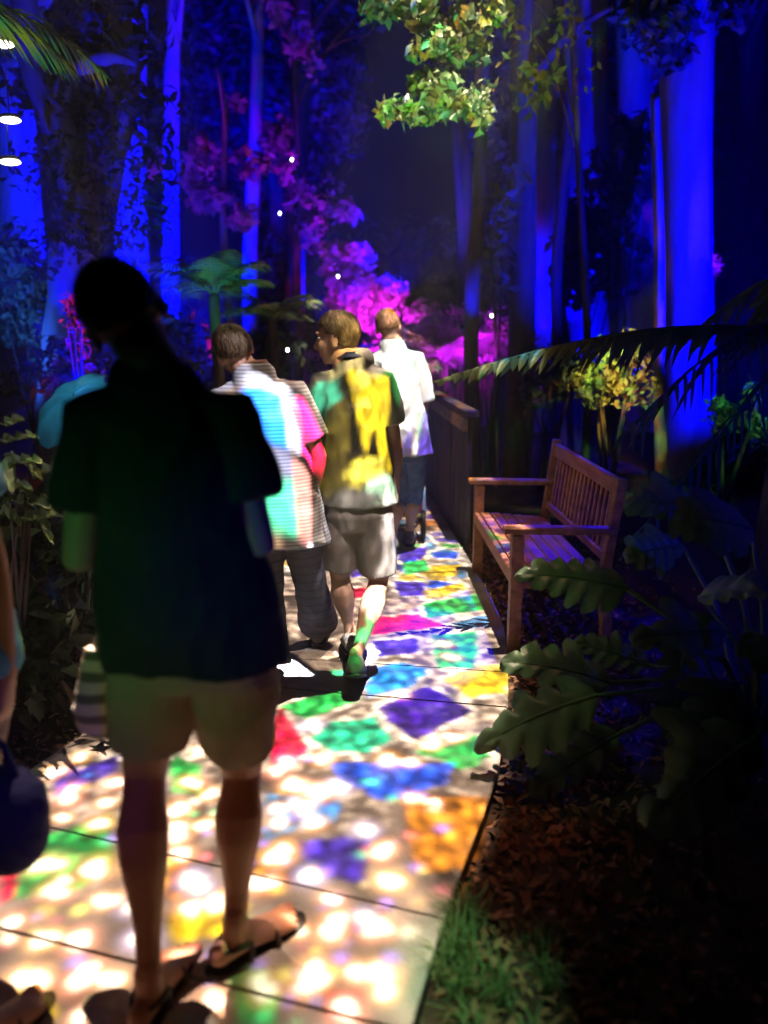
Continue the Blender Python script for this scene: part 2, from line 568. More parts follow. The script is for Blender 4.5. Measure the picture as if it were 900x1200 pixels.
class MB:
    def __init__(s):
        s.v, s.f = [], []

    def box(s, cx, cy, cz, sx, sy, sz, M=None, bev=.006):
        x, y, z = sx / 2, sy / 2, sz / 2
        b = min(bev, x * .4, y * .4, z * .4)
        n = len(s.v)
        pts = []
        for dz, bb in ((-z, b), (-z + b, 0), (z - b, 0), (z, b)):
            for (a, c) in ((-1, -1), (1, -1), (1, 1), (-1, 1)):
                pts.append(Vector((a * (x - bb), c * (y - bb), dz)))
        if M is not None:
            pts = [M @ p for p in pts]
        s.v += [p + Vector((cx, cy, cz)) for p in pts]
        s.f.append((n + 3, n + 2, n + 1, n))
        for k in range(3):
            for i in range(4):
                j = (i + 1) % 4
                s.f.append((n + k * 4 + i, n + k * 4 + j, n + k * 4 + 4 + j, n + k * 4 + 4 + i))
        s.f.append((n + 12, n + 13, n + 14, n + 15))
        return s

    def beam(s, a, b, w, h, bev=.005):
        a, b = Vector(a), Vector(b)
        d = b - a
        M = d.to_track_quat('X', 'Z').to_matrix()
        c = (a + b) / 2
        return s.box(c.x, c.y, c.z, d.length, w, h, M, bev)

    def loft(s, secs, n=16, cap=True, closed=False):
        """secs: (centre, axisA, axisB) vectors"""
        k0 = len(s.v)
        for (c, a, b) in secs:
            for i in range(n):
                t = 2 * PI * i / n
                s.v.append(Vector(c) + Vector(a) * math.cos(t) + Vector(b) * math.sin(t))
        m = len(secs)
        for k in range(m - 1):
            for i in range(n):
                j = (i + 1) % n
                s.f.append((k0 + k * n + i, k0 + k * n + j, k0 + (k + 1) * n + j, k0 + (k + 1) * n + i))
        if cap:
            s.f.append(tuple(k0 + i for i in range(n))[::-1])
            s.f.append(tuple(k0 + (m - 1) * n + i for i in range(n)))
        return s

    def tube(s, pts, rad, n=12, round_end=True, side=None, flat=1.0):
        """smooth tapered limb through points"""
        pts = [Vector(p) for p in pts]
        if not hasattr(rad, '__len__'):
            rad = [rad] * len(pts)
        secs = []
        a = None
        for i, p in enumerate(pts):
            d = (pts[min(i + 1, len(pts) - 1)] - pts[max(i - 1, 0)]).normalized()
            if side is not None:
                a = d.cross(Vector(side)).normalized()
            elif a is None:
                a = d.cross(Vector((0, 0, 1)) if abs(d.z) < .9 else Vector((0, 1, 0))).normalized()
            else:
                a = (a - d * a.dot(d)).normalized()
            b = d.cross(a).normalized()
            secs.append((p, a, b, d, rad[i]))
        out = []
        c, a, b, d, r = secs[0]
        if round_end:
            out += [(c - d * r * .95, a * r * .3, b * r * .3 * flat), (c - d * r * .7, a * r * .71, b * r * .71 * flat)]
        out += [(c, a * r, b * r * flat) for c, a, b, d, r in secs]
        c, a, b, d, r = secs[-1]
        if round_end:
            out += [(c + d * r * .7, a * r * .71, b * r * .71 * flat), (c + d * r * .95, a * r * .3, b * r * .3 * flat)]
        return s.loft(out, n)

    def ball(s, c, ax, n=14, m=9):
        """ellipsoid; ax = three axis vectors"""
        c = Vector(c)
        A_, B_, C_ = [Vector(q) for q in ax]
        secs = []
        for i in range(m + 1):
            t = -PI / 2 + PI * (i + .0) / m
            k = max(math.cos(t), .05)
            secs.append((c + C_ * math.sin(t), A_ * k, B_ * k))
        return s.loft(secs, n)

    def build(s, name, material, parent=None, smooth=False, kind=None, loc=(0, 0, 0)):
        return raw(name, s.v, s.f, material, parent, smooth, loc, kind)


def remesh(mb, name, voxel, material, parent=None, smooth=4, disp=None):
    """fuse the pieces of mb into one continuous surface"""
    me = bpy.data.meshes.new(name)
    me.from_pydata([tuple(v) for v in mb.v], [], mb.f)
    bm = bmesh.new()
    bm.from_mesh(me)
    bmesh.ops.recalc_face_normals(bm, faces=bm.faces)
    bm.to_mesh(me)
    bm.free()
    o = bpy.data.objects.new(name, me)
    C.objects.link(o)
    md = o.modifiers.new('r', 'REMESH')
    md.mode = 'VOXEL'
    md.voxel_size = voxel
    md.use_smooth_shade = True
    sm = o.modifiers.new('s', 'SMOOTH')
    sm.factor = .6
    sm.iterations = smooth
    dg = bpy.context.evaluated_depsgraph_get()
    me2 = bpy.data.meshes.new_from_object(o.evaluated_get(dg))
    bpy.data.objects.remove(o)
    bpy.data.meshes.remove(me)
    me2.name = name
    if disp:
        n = len(me2.vertices)
        co = np.empty(n * 3, 'f')
        me2.vertices.foreach_get('co', co)
        nr = np.empty(n * 3, 'f')
        me2.vertices.foreach_get('normal', nr)
        co = co.reshape(-1, 3)
        nr = nr.reshape(-1, 3)
        amt, sc, off = disp
        dd = np.array([(noise.noise(Vector((x * sc[0], y * sc[1], z * sc[2])) + Vector((off, 0, 0))) +
                        .5 * (1 - 2 * abs(noise.noise(Vector((x * sc[0] * 1.7 + z * sc[2], y * sc[1] * 1.7, z * sc[2] * 2 - x * sc[0])) + Vector((off, 9, 0)))))) for x, y, z in co])
        co += nr * (dd * amt)[:, None]
        me2.vertices.foreach_set('co', co.ravel())
    me2.polygons.foreach_set('use_smooth', [True] * len(me2.polygons))
    me2.update()
    me2.materials.clear()
    return link(name, me2, material, parent)


# ------------------------------------------------------------------ ground and walk
n = 150
gv, gf = [], []
gx = [math.copysign(abs(t) ** 2.2 * 40, t) for t in np.linspace(-1, 1, n)]
gy = [-6 + abs(t) ** 1.6 * 66 for t in np.linspace(0, 1, n)]


def bank(x, y):
    l = max(0, -1.5 - x)
    r = max(0, x - 1.0)
    return -.05 + min(.5, l * .22) + min(.25, r * .1) * (1 if y > 0 else 0)


for y in gy:
    for x in gx:
        z = bank(x, y) + .035 * noise.noise(Vector((x * 2.3, y * 2.3, 0)))
        xr = .05 + .3 * max(0, y - 1.5)
        if -1.75 < x < 1.0:
            z = min(z, -.075)
        if abs(x) > 30 or y > 60:
            z += .5 * noise.noise(Vector((x * .05, y * .05, 3)))
        gv.append((x, y, z))
for j in range(n - 1):
    for i in range(n - 1):
        a = j * n + i
        gf.append((a, a + 1, a + n + 1, a + n))
raw('ground', gv, gf, 'soil', smooth=True, kind='structure')

RE = [(-1.2, -.75), (.3, -.3), (1.0, -.08), (1.47, .07), (1.79, .15), (2.1, .27), (2.52, .42), (3.01, .53), (3.88, .66), (4.58, .645), (5.58, .58), (7.07, .48), (8.65, .37), (10.5, .2), (13, -.3)]


def right_edge(y):
    for (a, xa), (b, xb) in zip(RE, RE[1:]):
        if a <= y <= b:
            return xa + (xb - xa) * (y - a) / (b - a)
    return RE[-1][1]


def redge(y):
    return sum(right_edge(y + d) for d in (-.25, -.12, 0, .12, .25)) / 5


def perp(y):
    d = Vector((redge(y + .1) - redge(y - .1), .2)).normalized()
    return Vector((-d.y, d.x))


WID = 1.62


def strip(y0, y1, z0, z1, gap, steps, jag=0):
    """one slab or plank across the walk between stations y0 and y1"""
    v, f = [], []
    ys = [y0 + gap + (y1 - y0 - 2 * gap) * k / steps for k in range(steps + 1)]
    for k, y in enumerate(ys):
        p = Vector((redge(y), y))
        q = p + perp(y) * WID
        v += [(p.x, p.y, z0), (p.x, p.y, z1 - .006), (p.x - .006, p.y, z1), (q.x + .006, q.y, z1), (q.x, q.y, z1 - .006), (q.x, q.y, z0)]
    for k in range(steps):
        for i in range(5):
            a = k * 6 + i
            f.append((a, a + 6, a + 7, a + 1))
    f.append((0, 1, 2, 3, 4, 5))
    e = steps * 6
    f.append((e + 5, e + 4, e + 3, e + 2, e + 1, e))
    return v, f


v, f = strip(-1.0, 10.6, -.12, -.02, 0, 60)
path = raw('path', v, f, 'joint', kind='structure')
st = [-.8, .2, 1.45, 1.80, 3.02, 3.37, 4.6, 4.95, 6.05]
for a, b in zip(st, st[1:]):
    v, f = strip(a, b, -.019, random.uniform(-.0015, .0015), .005, 8)
    raw('concrete_slab', v, f, 'concrete', path)
y = 6.05
while y < 10.4:
    v, f = strip(y, y + .145, -.019, random.uniform(-.003, .003), .006, 1)
    raw('plank', v, f, 'plank', path)
    y += .145

# parapet
pt = thing('timber_parapet', 'dark timber parapet along the right side of the walk beyond the bench', 'parapet', (.60, 5.6, 0))
d = Vector((-.21, 2.9, 0))
u = d.normalized()
nn = Vector((u.y, -u.x, 0))
nb = 27
for i in range(nb):
    a = u * (i * .16 + .075) + nn * (.03 + random.uniform(-.004, .004))
    M = Matrix.Rotation(math.atan2(u.y, u.x), 3, 'Z')
    MB().box(a.x, a.y, .44, .152, .03, 1.02, M).build('board', 'parapet', pt)
for i in range(4):
    a = u * (i * 1.2 + .35) + nn * .10
    MB().box(a.x, a.y, .44, .09, .09, 1.02, M).build('post', 'parapet', pt)
a = u * 2.16 + nn * .035
MB().box(a.x, a.y, .985, 4.4, .10, .05, M, .008).build('cap_rail', 'parapet', pt)
MB().box(-nn.x * .006 + u.x * 2.16, u.y * 2.16 - nn.y * .006, .90, 4.34, .028, .10, M).build('top_board', 'plank', pt)

# bench
bt = thing('garden_bench', 'reddish wooden slatted garden bench with armrests beside the walk', 'bench', (.58, 4.31, -.06), R(1.5))
MBx = MB
L2 = .64
for sy in (-1, 1):
    yy = sy * L2
    MB().box(.06, yy, .32, .06, .06, .66).build('leg', 'teak', bt)
    MB().beam((.54, yy, 0), (.50, yy, .46), .06, .055).build('leg', 'teak', bt)
    MB().beam((.50, yy, .44), (.555, yy, .945 if sy > 0 else .925), .055, .05).build('back_post', 'teak', bt)
    MB().beam((-.01, yy, .675), (.54, yy, .665), .075, .035, .01).build('armrest', 'teak', bt)
    MB().beam((.09, yy, .41), (.50, yy, .40), .035, .07).build('side_rail', 'teak', bt)
MB().box(.045, 0, .43, .03, 2 * L2 - .062, .08).build('front_rail', 'teak', bt)
for k in range(6):
    x = .095 + k * .073
    MB().box(x, 0, .462 - .012 * k * .6, .058, 2 * L2 - (.07 if k < 1 else .01), .02).build('seat_slat', 'teak', bt)
MB().beam((.551, -L2 + .03, .88), (.551, L2 - .03, .88), .03, .085).build('top_rail', 'teak', bt)
MB().beam((.512, -L2 + .03, .52), (.512, L2 - .03, .52), .028, .05).build('lower_rail', 'teak', bt)
for k in range(15):
    yy = -L2 + .03 + (k + 1) * (2 * L2 - .06) / 16
    MB().beam((.514, yy, .545), (.547, yy, .84), .032, .014, .003).build('back_slat', 'teak', bt)


# ------------------------------------------------------------------ people
def hand(mb, w, d, palm, side, curl=.5, s=1.0):
    """w wrist, d direction of the hand, palm = direction the palm faces, side = towards the thumb"""
    d = Vector(d).normalized()
    palm = Vector(palm)
    palm = (palm - d * palm.dot(d)).normalized()
    th = d.cross(palm).normalized()
    if th.dot(Vector(side)) < 0:
        th = -th
    w = Vector(w)
    mb.loft([(w - d * .02 * s, th * .026 * s, palm * .019 * s), (w + d * .02 * s, th * .032 * s, palm * .018 * s),
             (w + d * .06 * s, th * .041 * s, palm * .015 * s), (w + d * .09 * s, th * .040 * s, palm * .012 * s)], 14)
    for i, (off, ln) in enumerate(((.031, .072), (.0105, .082), (-.0105, .076), (-.031, .060))):
        b = w + d * .088 * s + th * off * s
        pts = [b - d * .02 * s, b]
        dd = (d + th * off * 3).normalized()
        c = b
        for k in range(3):
            a = curl * (k + .6) * .75 + i * .04
            q = (dd * math.cos(a) + palm * math.sin(a)).normalized()
            c = c + q * ln * s * (.42, .32, .26)[k]
            pts.append(c)
        mb.tube(pts, [.0095 * s, .0095 * s, .0088 * s, .008 * s, .007 * s], 8)
    b = w + d * .025 * s + th * .026 * s
    q = (d * .55 + th * .7 + palm * .35).normalized()
    q2 = (d * .9 + th * .2 + palm * .5).normalized()
    mb.tube([b, b + q * .035 * s, b + q * .035 * s + q2 * .03 * s, b + q * .035 * s + q2 * .052 * s], [.014 * s, .012 * s, .0105 * s, .009 * s], 8)


def head(mb, c, fw, up, s=1.0):
    """c centre of skull, fw the way the face looks"""
    fw = Vector(fw).normalized()
    up = Vector(up)
    up = (up - fw * up.dot(fw)).normalized()
    rt = fw.cross(up)

    def q(r, f_, u_):
        return c + (rt * r + fw * f_ + up * u_) * s
    mb.ball(q(0, -.006, .025), (rt * .075 * s, fw * .095 * s, up * .092 * s), 20, 12)
    mb.ball(q(0, .030, -.035), (rt * .060 * s, fw * .062 * s, up * .080 * s), 16, 10)
    mb.ball(q(0, .058, -.092), (rt * .028 * s, fw * .028 * s, up * .022 * s))
    mb.ball(q(0, .040, -.080), (rt * .046 * s, fw * .036 * s, up * .028 * s))
    mb.tube([q(0, .088, .018), q(0, .100, -.010), q(0, .112, -.030)], [.010 * s, .012 * s, .014 * s], 10)
    mb.ball(q(0, .100, -.036), (rt * .020 * s, fw * .014 * s, up * .009 * s))
    mb.ball(q(0, .086, .036), (rt * .050 * s, fw * .014 * s, up * .012 * s))
    mb.ball(q(0, .090, -.057), (rt * .022 * s, fw * .010 * s, up * .0065 * s))
    mb.ball(q(0, .087, -.069), (rt * .020 * s, fw * .010 * s, up * .0075 * s))
    for k in (-1, 1):
        mb.ball(q(k * .040, .066, -.018), (rt * .024 * s, fw * .022 * s, up * .020 * s))
        mb.ball(q(k * .078, -.004, -.008), (rt * .010 * s, fw * .020 * s, up * .032 * s))
    return q


def hair(c, fw, up, material, parent, s=1.0, length=.0, strand=500, seed=0):
    fw = Vector(fw).normalized()
    up = Vector(up)
    up = (up - fw * up.dot(fw)).normalized()
    rt = fw.cross(up)
    bm = bmesh.new()
    bmesh.ops.create_icosphere(bm, subdivisions=5, radius=1)
    rd = random.Random(seed)
    for v in bm.verts:
        p = v.co.copy()
        r, f_, u_ = p
        k = 1.0
        lo = -.30 - length + .15 * max(0, f_)
        hide = (f_ > .45 and u_ < .38) or (u_ < lo - .25 * max(0, -f_)) or (abs(r) > .7 and f_ > -.1 and u_ < -.05) or (f_ > .2 and u_ < .05)
        nz_ = noise.noise(Vector((r * 9, f_ * 9, u_ * 3 + seed))) * .035 + noise.noise(Vector((r * 26, f_ * 26, u_ * 6 + seed))) * .022
        k = 1.10 + nz_ if not hide else .86
        if f_ > .2 and u_ > .42:
            k += .05
        v.co = (rt * (r * .075) + fw * (f_ * .095 - .006) + up * (u_ * .092 + .025)) * k * s + c
    me = bpy.data.meshes.new('hair')
    bm.to_mesh(me)
    bm.free()
    me.polygons.foreach_set('use_smooth', [True] * len(me.polygons))
    o = link('hair', me, material, parent)
    # loose locks
    V, F = [], []
    for i in range(strand):
        t = rd.uniform(0, 2 * PI)
        u0 = rd.uniform(-.1, 1.0)
        rr = math.sqrt(max(0, 1 - u0 * u0))
        f0, r0 = math.cos(t) * rr, math.sin(t) * rr
        if (f0 > .45 and u0 < .5) or (f0 > 0 and u0 < .4):
            continue
        n0 = len(V)
        tw = rd.uniform(-.35, .35)
        for k in range(5):
            uu = u0 - k * .11
            a = t + tw * k * .12
            rr = math.sqrt(max(0, 1 - min(1, abs(uu)) ** 2))
            ff, r_ = math.cos(a) * rr, math.sin(a) * rr
            kk = 1.125 + .02 * math.sin(k) + rd.uniform(0, .018)
            ctr = (rt * (r_ * .075) + fw * (ff * .095 - .006) + up * (uu * .092 + .025)) * kk * s + c
            tn = (rt * math.cos(a) - fw * math.sin(a)) * .0022 * s * (1 - k * .2)
            V += [ctr - tn, ctr + tn]
        for k in range(4):
            a = n0 + k * 2
            F.append((a, a + 1, a + 3, a + 2))
    raw('loose_hair', V, F, material, o, True, kind='stuff')
    return o


def lerp(a, b, t):
    return Vector(a) * (1 - t) + Vector(b) * t


def leg_secs(mb, hip, knee, ankle, back, s=1.0):
    """calf and thigh swell; back = the way the calf points"""
    b = Vector(back).normalized()
    pts, rad = [], []
    for t, r in ((0, .086), (.25, .082), (.5, .074), (.75, .062), (.93, .056)):
        pts.append(lerp(hip, knee, t))
        rad.append(r * s)
    for t, r, o in ((.04, .050, .002), (.13, .051, .012), (.27, .061, .026), (.42, .056, .022), (.60, .042, .010), (.78, .031, 0), (.95, .029, 0)):
        pts.append(lerp(knee, ankle, t) + b * o * s)
        rad.append(r * s)
    mb.tube(pts, rad, 16)


def foot(mb, ankle, toe, s=1.0, bare=True, side=1):
    a, t = Vector(ankle), Vector(toe)
    d = (t - a)
    flat = Vector((d.x, d.y, d.z)).normalized()
    rt = flat.cross(Vector((0, 0, 1))).normalized()
    up = rt.cross(flat)
    heel = a - flat * .045 * s - up * .055 * s
    mb.ball(heel, (rt * .030 * s, flat * .034 * s, up * .030 * s))
    L_ = [(-.05, .028, .022, -.060), (-.01, .032, .040, -.045), (.04, .034, .038, -.048), (.09, .041, .028, -.060), (.13, .046, .021, -.067), (.16, .045, .016, -.071)]
    mb.loft([(a + flat * x * s + up * z * s, rt * w * s, up * h * s) for x, w, h, z in L_], 16)
    mb.tube([a + up * .02 * s, a - up * .02 * s, a - up * .04 * s], [.034 * s, .034 * s, .034 * s], 12)
    if bare:
        for i in range(5):
            off = (-.036 + i * .0185) * side
            ln = (.048, .044, .038, .031, .024)[i]
            r = (.0125, .009, .0085, .008, .0075)[i] * s
            b = a + flat * (.155 - abs(i - 1) * .004) * s + rt * off * s - up * .072 * s
            mb.tube([b, b + flat * ln * .5 * s + up * .004, b + flat * ln * s - up * .002], [r * .95, r, r * .95], 8)
    return flat, rt, up


def person(label, J, s=1.0, face=(0, 1, 0), mats=None, skin='skin', hairlen=0, voxel=.0065, seed=0, shirt_len=-.12, sleeve=.62,
           legs='shorts', footwear='shoe', fit=1.0, hairstrands=500, shl=.84, hand_side=None, collar=False):
    mats = mats or {}
    root = thing('person', label, 'person', (J['pelvis'].x, J['pelvis'].y, 0))
    off = Vector(root.location)
    J = {k: (v - off) for k, v in J.items()}
    mb = MB()
    pel, ch = J['pelvis'], (J['shL'] + J['shR']) / 2
    rts = (J['shR'] - J['shL']).normalized()
    rth = (J['hipR'] - J['hipL']).normalized()
    up = (ch - pel).normalized()
    fwd = Vector((0, 0, 1)).cross(rts).normalized()
    if fwd.y < 0 and not J.get('rev'):
        fwd = fwd
    sw = (J['shR'] - J['shL']).length / 2

    def sec(t, w, dp, o=0):
        r = rth.lerp(rts, max(0, min(1, t))).normalized()
        fb = r.cross(up).normalized()
        return (pel.lerp(ch, t) + fb * o, r * w, fb * dp)
    hw = (J['hipR'] - J['hipL']).length / 2 + .085 * s
    mb.loft([sec(-.16, hw * .8, .09 * s), sec(-.02, hw, .115 * s), sec(.12, hw * .97, .11 * s), sec(.35, hw * .84, .095 * s), sec(.6, sw * .86, .105 * s), sec(.82, sw * .95, .11 * s), sec(.98, sw * .92, .088 * s), sec(1.10, sw * .62, .07 * s), sec(1.26, .062 * s, .06 * s)], 20)
    nb_, hc = J['neck'], J['head']
    hfw = Vector(face).normalized()
    hup = (hc - nb_).normalized()
    mb.tube([lerp(ch, nb_, .5), nb_, lerp(nb_, hc, .55) - hfw * .01], [.070 * s, .061 * s, .058 * s], 14)
    head(mb, hc, hfw, hup, s)
    fb = rts.cross(up)
    for k in 'LR':
        sh, el, wr, hd = J['sh' + k], J['el' + k], J['wr' + k], J['hd' + k]
        mb.tube([sh, lerp(sh, el, .3), lerp(sh, el, .65), el, lerp(el, wr, .2), lerp(el, wr, .45), lerp(el, wr, .75), wr],
                [.055 * s, .049 * s, .043 * s, .038 * s, .040 * s, .038 * s, .030 * s, .025 * s], 14)
        inw = (pel + ch) / 2 - wr
        if hand_side:
            palm, th = hand_side[k]
        else:
            palm, th = Vector((inw.x, 0, 0)), Vector((0, 1, .3))
        hand(mb, wr, hd - wr, palm, th, .55, s)
        leg_secs(mb, J['hip' + k], J['kn' + k], J['an' + k], J.get('calf', Vector((0, -1, 0))), s)
        flat, rt, fup = foot(mb, J['an' + k], J['to' + k], s, True, 1 if k == 'R' else -1)
    remesh(mb, 'body', voxel, skin, root, 3)
    # eyes
    hup2 = (hup - hfw * hup.dot(hfw)).normalized()
    hrt = hfw.cross(hup2)
    for k in (-1, 1):
        MB().ball(hc + (hrt * k * .031 + hfw * .077 + hup2 * .012) * s, (hrt * .012 * s, hfw * .011 * s, hup2 * .0075 * s), 10, 6).build('eye', 'eye', root, True)
    hair(hc, hfw, hup, mats.get('hair', 'hairbrown'), root, s, hairlen, hairstrands, seed)
    # shirt
    mb = MB()
    g = fit
    mb.loft([sec(shirt_len, (hw + .028) * g, .14 * s * g), sec(.1, (hw + .022) * g, .14 * s * g), sec(.35, (hw * .92 + .018) * g, .125 * s * g), sec(.6, (sw * .9 + .024) * g, .13 * s * g), sec(.82, sw * .98 + .02, .13 * s), sec(.98, sw * .95 + .012, .108 * s), sec(1.09, sw * .68, .088 * s), sec(1.17, .095 * s, .078 * s), sec(1.23, .072 * s, .070 * s)], 24)
    for k in 'LR':
        sh, el = J['sh' + k], J['el' + k]
        if sleeve <= 1:
            e = lerp(sh, el, sleeve)
            mb.tube([lerp(sh, ch, .35), sh, lerp(sh, e, .5), e], [.07 * s, .071 * s, .070 * s * g, .069 * s * g], 16, False)
        else:
            wr = J['wr' + k]
            e = lerp(el, wr, sleeve - 1)
            mb.tube([lerp(sh, ch, .35), sh, lerp(sh, el, .5), el, e], [.07 * s, .068 * s, .062 * s, .056 * s, .048 * s], 16, False)
    remesh(mb, 'shirt', voxel + .0015, mats.get('shirt', 'white'), root, 3, (.015 * s, (6, 6, 4.2), seed * 3.1))
    if collar:  # the navy band also stands in for shading at the neckline
        q0 = ch + up * .105 * s
        MB().loft([(q0, rts * .078 * s, fb * .072 * s), (q0 + up * .035 * s, rts * .066 * s, fb * .064 * s), (q0 + up * .012 * s, rts * .088 * s, fb * .084 * s)], 20, False).build('collar', 'navy', root, True)
    # shorts / trousers
    mb = MB()
    mb.loft([sec(-.20, hw * .9, .105 * s), sec(-.06, hw + .018, .135 * s), sec(.04, hw + .012, .13 * s), sec(.22, hw * .95 + .006, .115 * s)], 22)
    for k in 'LR':
        h, kn, an = J['hip' + k], J['kn' + k], J['an' + k]
        if legs == 'shorts':
            mb.tube([h, lerp(h, kn, .3), lerp(h, kn, .6 * shl / .84), lerp(h, kn, shl)], [.105 * s, .106 * s, .100 * s, .098 * s], 18, False)
        elif legs == 'capri':
            mb.tube([h, lerp(h, kn, .5), kn, lerp(kn, an, .25)], [.10 * s, .088 * s, .075 * s, .070 * s], 18, False)
        else:
            w = .105 if legs == 'wide' else .062
            mb.tube([h, lerp(h, kn, .4), lerp(h, kn, .9), lerp(kn, an, .4), lerp(kn, an, .93)], [.10 * s, .09 * s, .078 * s, (.07 + w * s) / 2, w * s], 18, False)
    remesh(mb, 'shorts' if legs == 'shorts' else 'trousers', voxel + .0015, mats.get('legs', 'khaki'), root, 3, (.011 * s, (8, 8, 4), seed * 2.7 + 5))
    # footwear
    for k in 'LR':
        a, t = J['an' + k], J['to' + k]
        flat = (t - a).normalized()
        rt = flat.cross(Vector((0, 0, 1))).normalized()
        fup = rt.cross(flat)
        if footwear == 'sandal':
            mb = MB()
            o_ = -fup * .0935 * s
            secs = []
            for x, w in ((-.085, .012), (-.075, .028), (-.04, .037), (.03, .037), (.08, .044), (.14, .053), (.18, .050), (.205, .038), (.218, .014)):
                secs.append((a + flat * x * s + o_, rt * w * s, fup * .010 * s))
            mb.loft(secs, 14).build('sandal_sole', 'sole', root, True)
            for x0, x1, w, hh in ((.10, .10, .050, .046), (.02, .05, .040, .062)):
                mb = MB()
                pts = []
                for i in range(9):
                    th = PI * i / 8
                    x = x0 + (x1 - x0) * i / 8
                    pts.append(a + (flat * x + rt * math.cos(th) * w) * s + fup * (-.088 + math.sin(th) * hh) * s)
                mb.tube(pts, .0065 * s, 8, True).build('sandal_strap', 'strap', root, True)
            mb = MB()
            pts = [a + (flat * (-.07 + .11 * abs(math.cos(th)) ** 1.5) + rt * math.cos(th) * .038 * 1.0) * s - fup * (.045 - .0 * th) * s for th in [PI * i / 10 for i in range(11)]]
            pts = [a + (-flat * math.sin(th) * .078 + rt * math.cos(th) * .040 + flat * .02) * s - fup * .040 * s for th in [PI * i / 10 for i in range(11)]]
            mb.tube(pts, .006 * s, 8).build('heel_strap', 'strap', root, True)
        else:
            mb = MB()
            L_ = [(-.085, .026, .028, -.055), (-.06, .038, .045, -.042), (-.01, .043, .055, -.036), (.05, .046, .048, -.043), (.10, .052, .036, -.056), (.16, .054, .029, -.062), (.20, .042, .022, -.068), (.222, .018, .012, -.074)]
            mb.loft([(a + (flat * x + fup * z) * s, rt * w * s, fup * h * s) for x, w, h, z in L_], 16)
            sh_ = remesh(mb, 'shoe', .005, 'shoe', root, 3)
            mb = MB()
            mb.loft([(a + (flat * x - fup * .088) * s, rt * w * s, fup * .012 * s) for x, w in ((-.09, .02), (-.075, .038), (0, .046), (.10, .056), (.17, .056), (.21, .042), (.23, .018))], 14).build('shoe_sole', 'sole', sh_, True)
    return root, off


V3 = Vector
# the man in black, nearest
YF = 1.65
J = dict(pelvis=P(226, 745, YF), hipL=P(186, 772, YF), hipR=P(268, 772, YF + .02), shL=P(112, 490, YF - .02), shR=P(264, 488, YF + .04), neck=P(176, 426, YF),
         head=P(148, 374, YF + .03), elL=P(94, 655, YF - .03), elR=P(303, 640, YF), wrL=P(150, 610, YF + .28), wrR=P(262, 600, YF + .3),
         hdL=P(180, 590, YF + .36), hdR=P(235, 585, YF + .38), knL=P(170, 900, YF + .03), knR=P(284, 900, YF + .16),
         anL=V3((-.545, 1.50, .095)), anR=V3((-.375, 1.665, .095)), toL=V3((-.51, 1.72, .085)), toR=V3((-.22, 1.82, .088)))
person('man in black t-shirt and khaki shorts walking away in sandals, nearest the camera', J, 1.0, (-.15, 1, -.15), dict(hair='hairdark', shirt='black', legs='khaki'),
       'skin2', 0, .0042, 1, -.10, .62, 'shorts', 'sandal', 1.10, shl=.70)

# boy looking left
YB_ = 3.42
J = dict(pelvis=P(416, 592, YB_), hipL=P(398, 604, YB_), hipR=P(436, 604, YB_), shL=P(381, 449, YB_ + .02), shR=P(446, 446, YB_ - .02), neck=P(405, 428, YB_),
         head=P(396, 397, YB_), elL=P(368, 520, YB_ + .08), elR=P(463, 525, YB_ + .05), wrL=P(372, 570, YB_ + .25), wrR=P(462, 580, YB_ + .2),
         hdL=P(376, 590, YB_ + .3), hdR=P(460, 600, YB_ + .26), knL=P(398, 672, YB_ + .08), knR=P(444, 680, YB_ + .05),
         anL=V3((-.165, 3.55, .12)), anR=V3((-.125, 3.20, .15)), toL=V3((-.18, 3.76, .075)), toR=V3((-.13, 3.40, .06)))
person('boy with brown hair looking left, in olive shirt lit yellow and taupe shorts', J, .93, (-1, .25, -.08), dict(hair='hairbrown', shirt='olive', legs='taupe'),
       'skin', .25, .006, 2, .03, .60, 'shorts', 'shoe', 1.08, collar=True)

# woman in striped top
YW = 3.25
J = dict(pelvis=P(330, 612, YW), hipL=P(312, 625, YW), hipR=P(350, 625, YW + .02), shL=P(264, 466, YW), shR=P(343, 460, YW), neck=P(290, 440, YW),
         head=P(275, 413, YW + .02), elL=P(270, 540, YW), elR=P(374, 535, YW + .02), wrL=P(285, 590, YW + .2), wrR=P(362, 590, YW + .06),
         hdL=P(292, 600, YW + .28), hdR=P(357, 612, YW + .1), knL=P(312, 705, YW), knR=P(366, 690, YW + .25),
         anL=V3((-.50, 3.15, .11)), anR=V3((-.335, 3.72, .10)), toL=V3((-.51, 3.35, .08)), toR=V3((-.33, 3.92, .088)))
wroot, woff = person('woman in striped top lit blue and pink, between the man in black and the boy', J, .93, (-.55, 1, -.05), dict(hair='hairbrown', shirt='tunic', legs='linen'),
                     'skin', -.05, .006, 3, -.16, .72, 'wide', 'shoe', 1.12)
hb = P(262, 392, YW - .05) - woff

# man in white shirt
YM = 5.4
J = dict(pelvis=P(474, 520, YM), hipL=P(464, 530, YM), hipR=P(486, 530, YM), shL=P(441, 422, YM), shR=P(485, 421, YM), neck=P(459, 406, YM),
         head=P(455, 384, YM), elL=P(432, 470, YM + .05), elR=P(497, 470, YM + .02), wrL=P(440, 500, YM + .22), wrR=P(492, 500, YM + .26),
         hdL=P(444, 505, YM + .33), hdR=P(490, 506, YM + .36), knL=P(466, 580, YM + .05), knR=P(484, 578, YM + .12),
         anL=V3((.06, 5.35, .12)), anR=V3((.19, 5.62, .10)), toL=V3((.06, 5.56, .08)), toR=V3((.20, 5.84, .085)))
person('man in bright white shirt farthest ahead on the walk', J, 1.0, (.1, 1, -.1), dict(hair='hairginger', shirt='white', legs='denim'),
       'skin', 0, .0075, 4, -.12, 1.0, 'capri', 'shoe', 1.08)

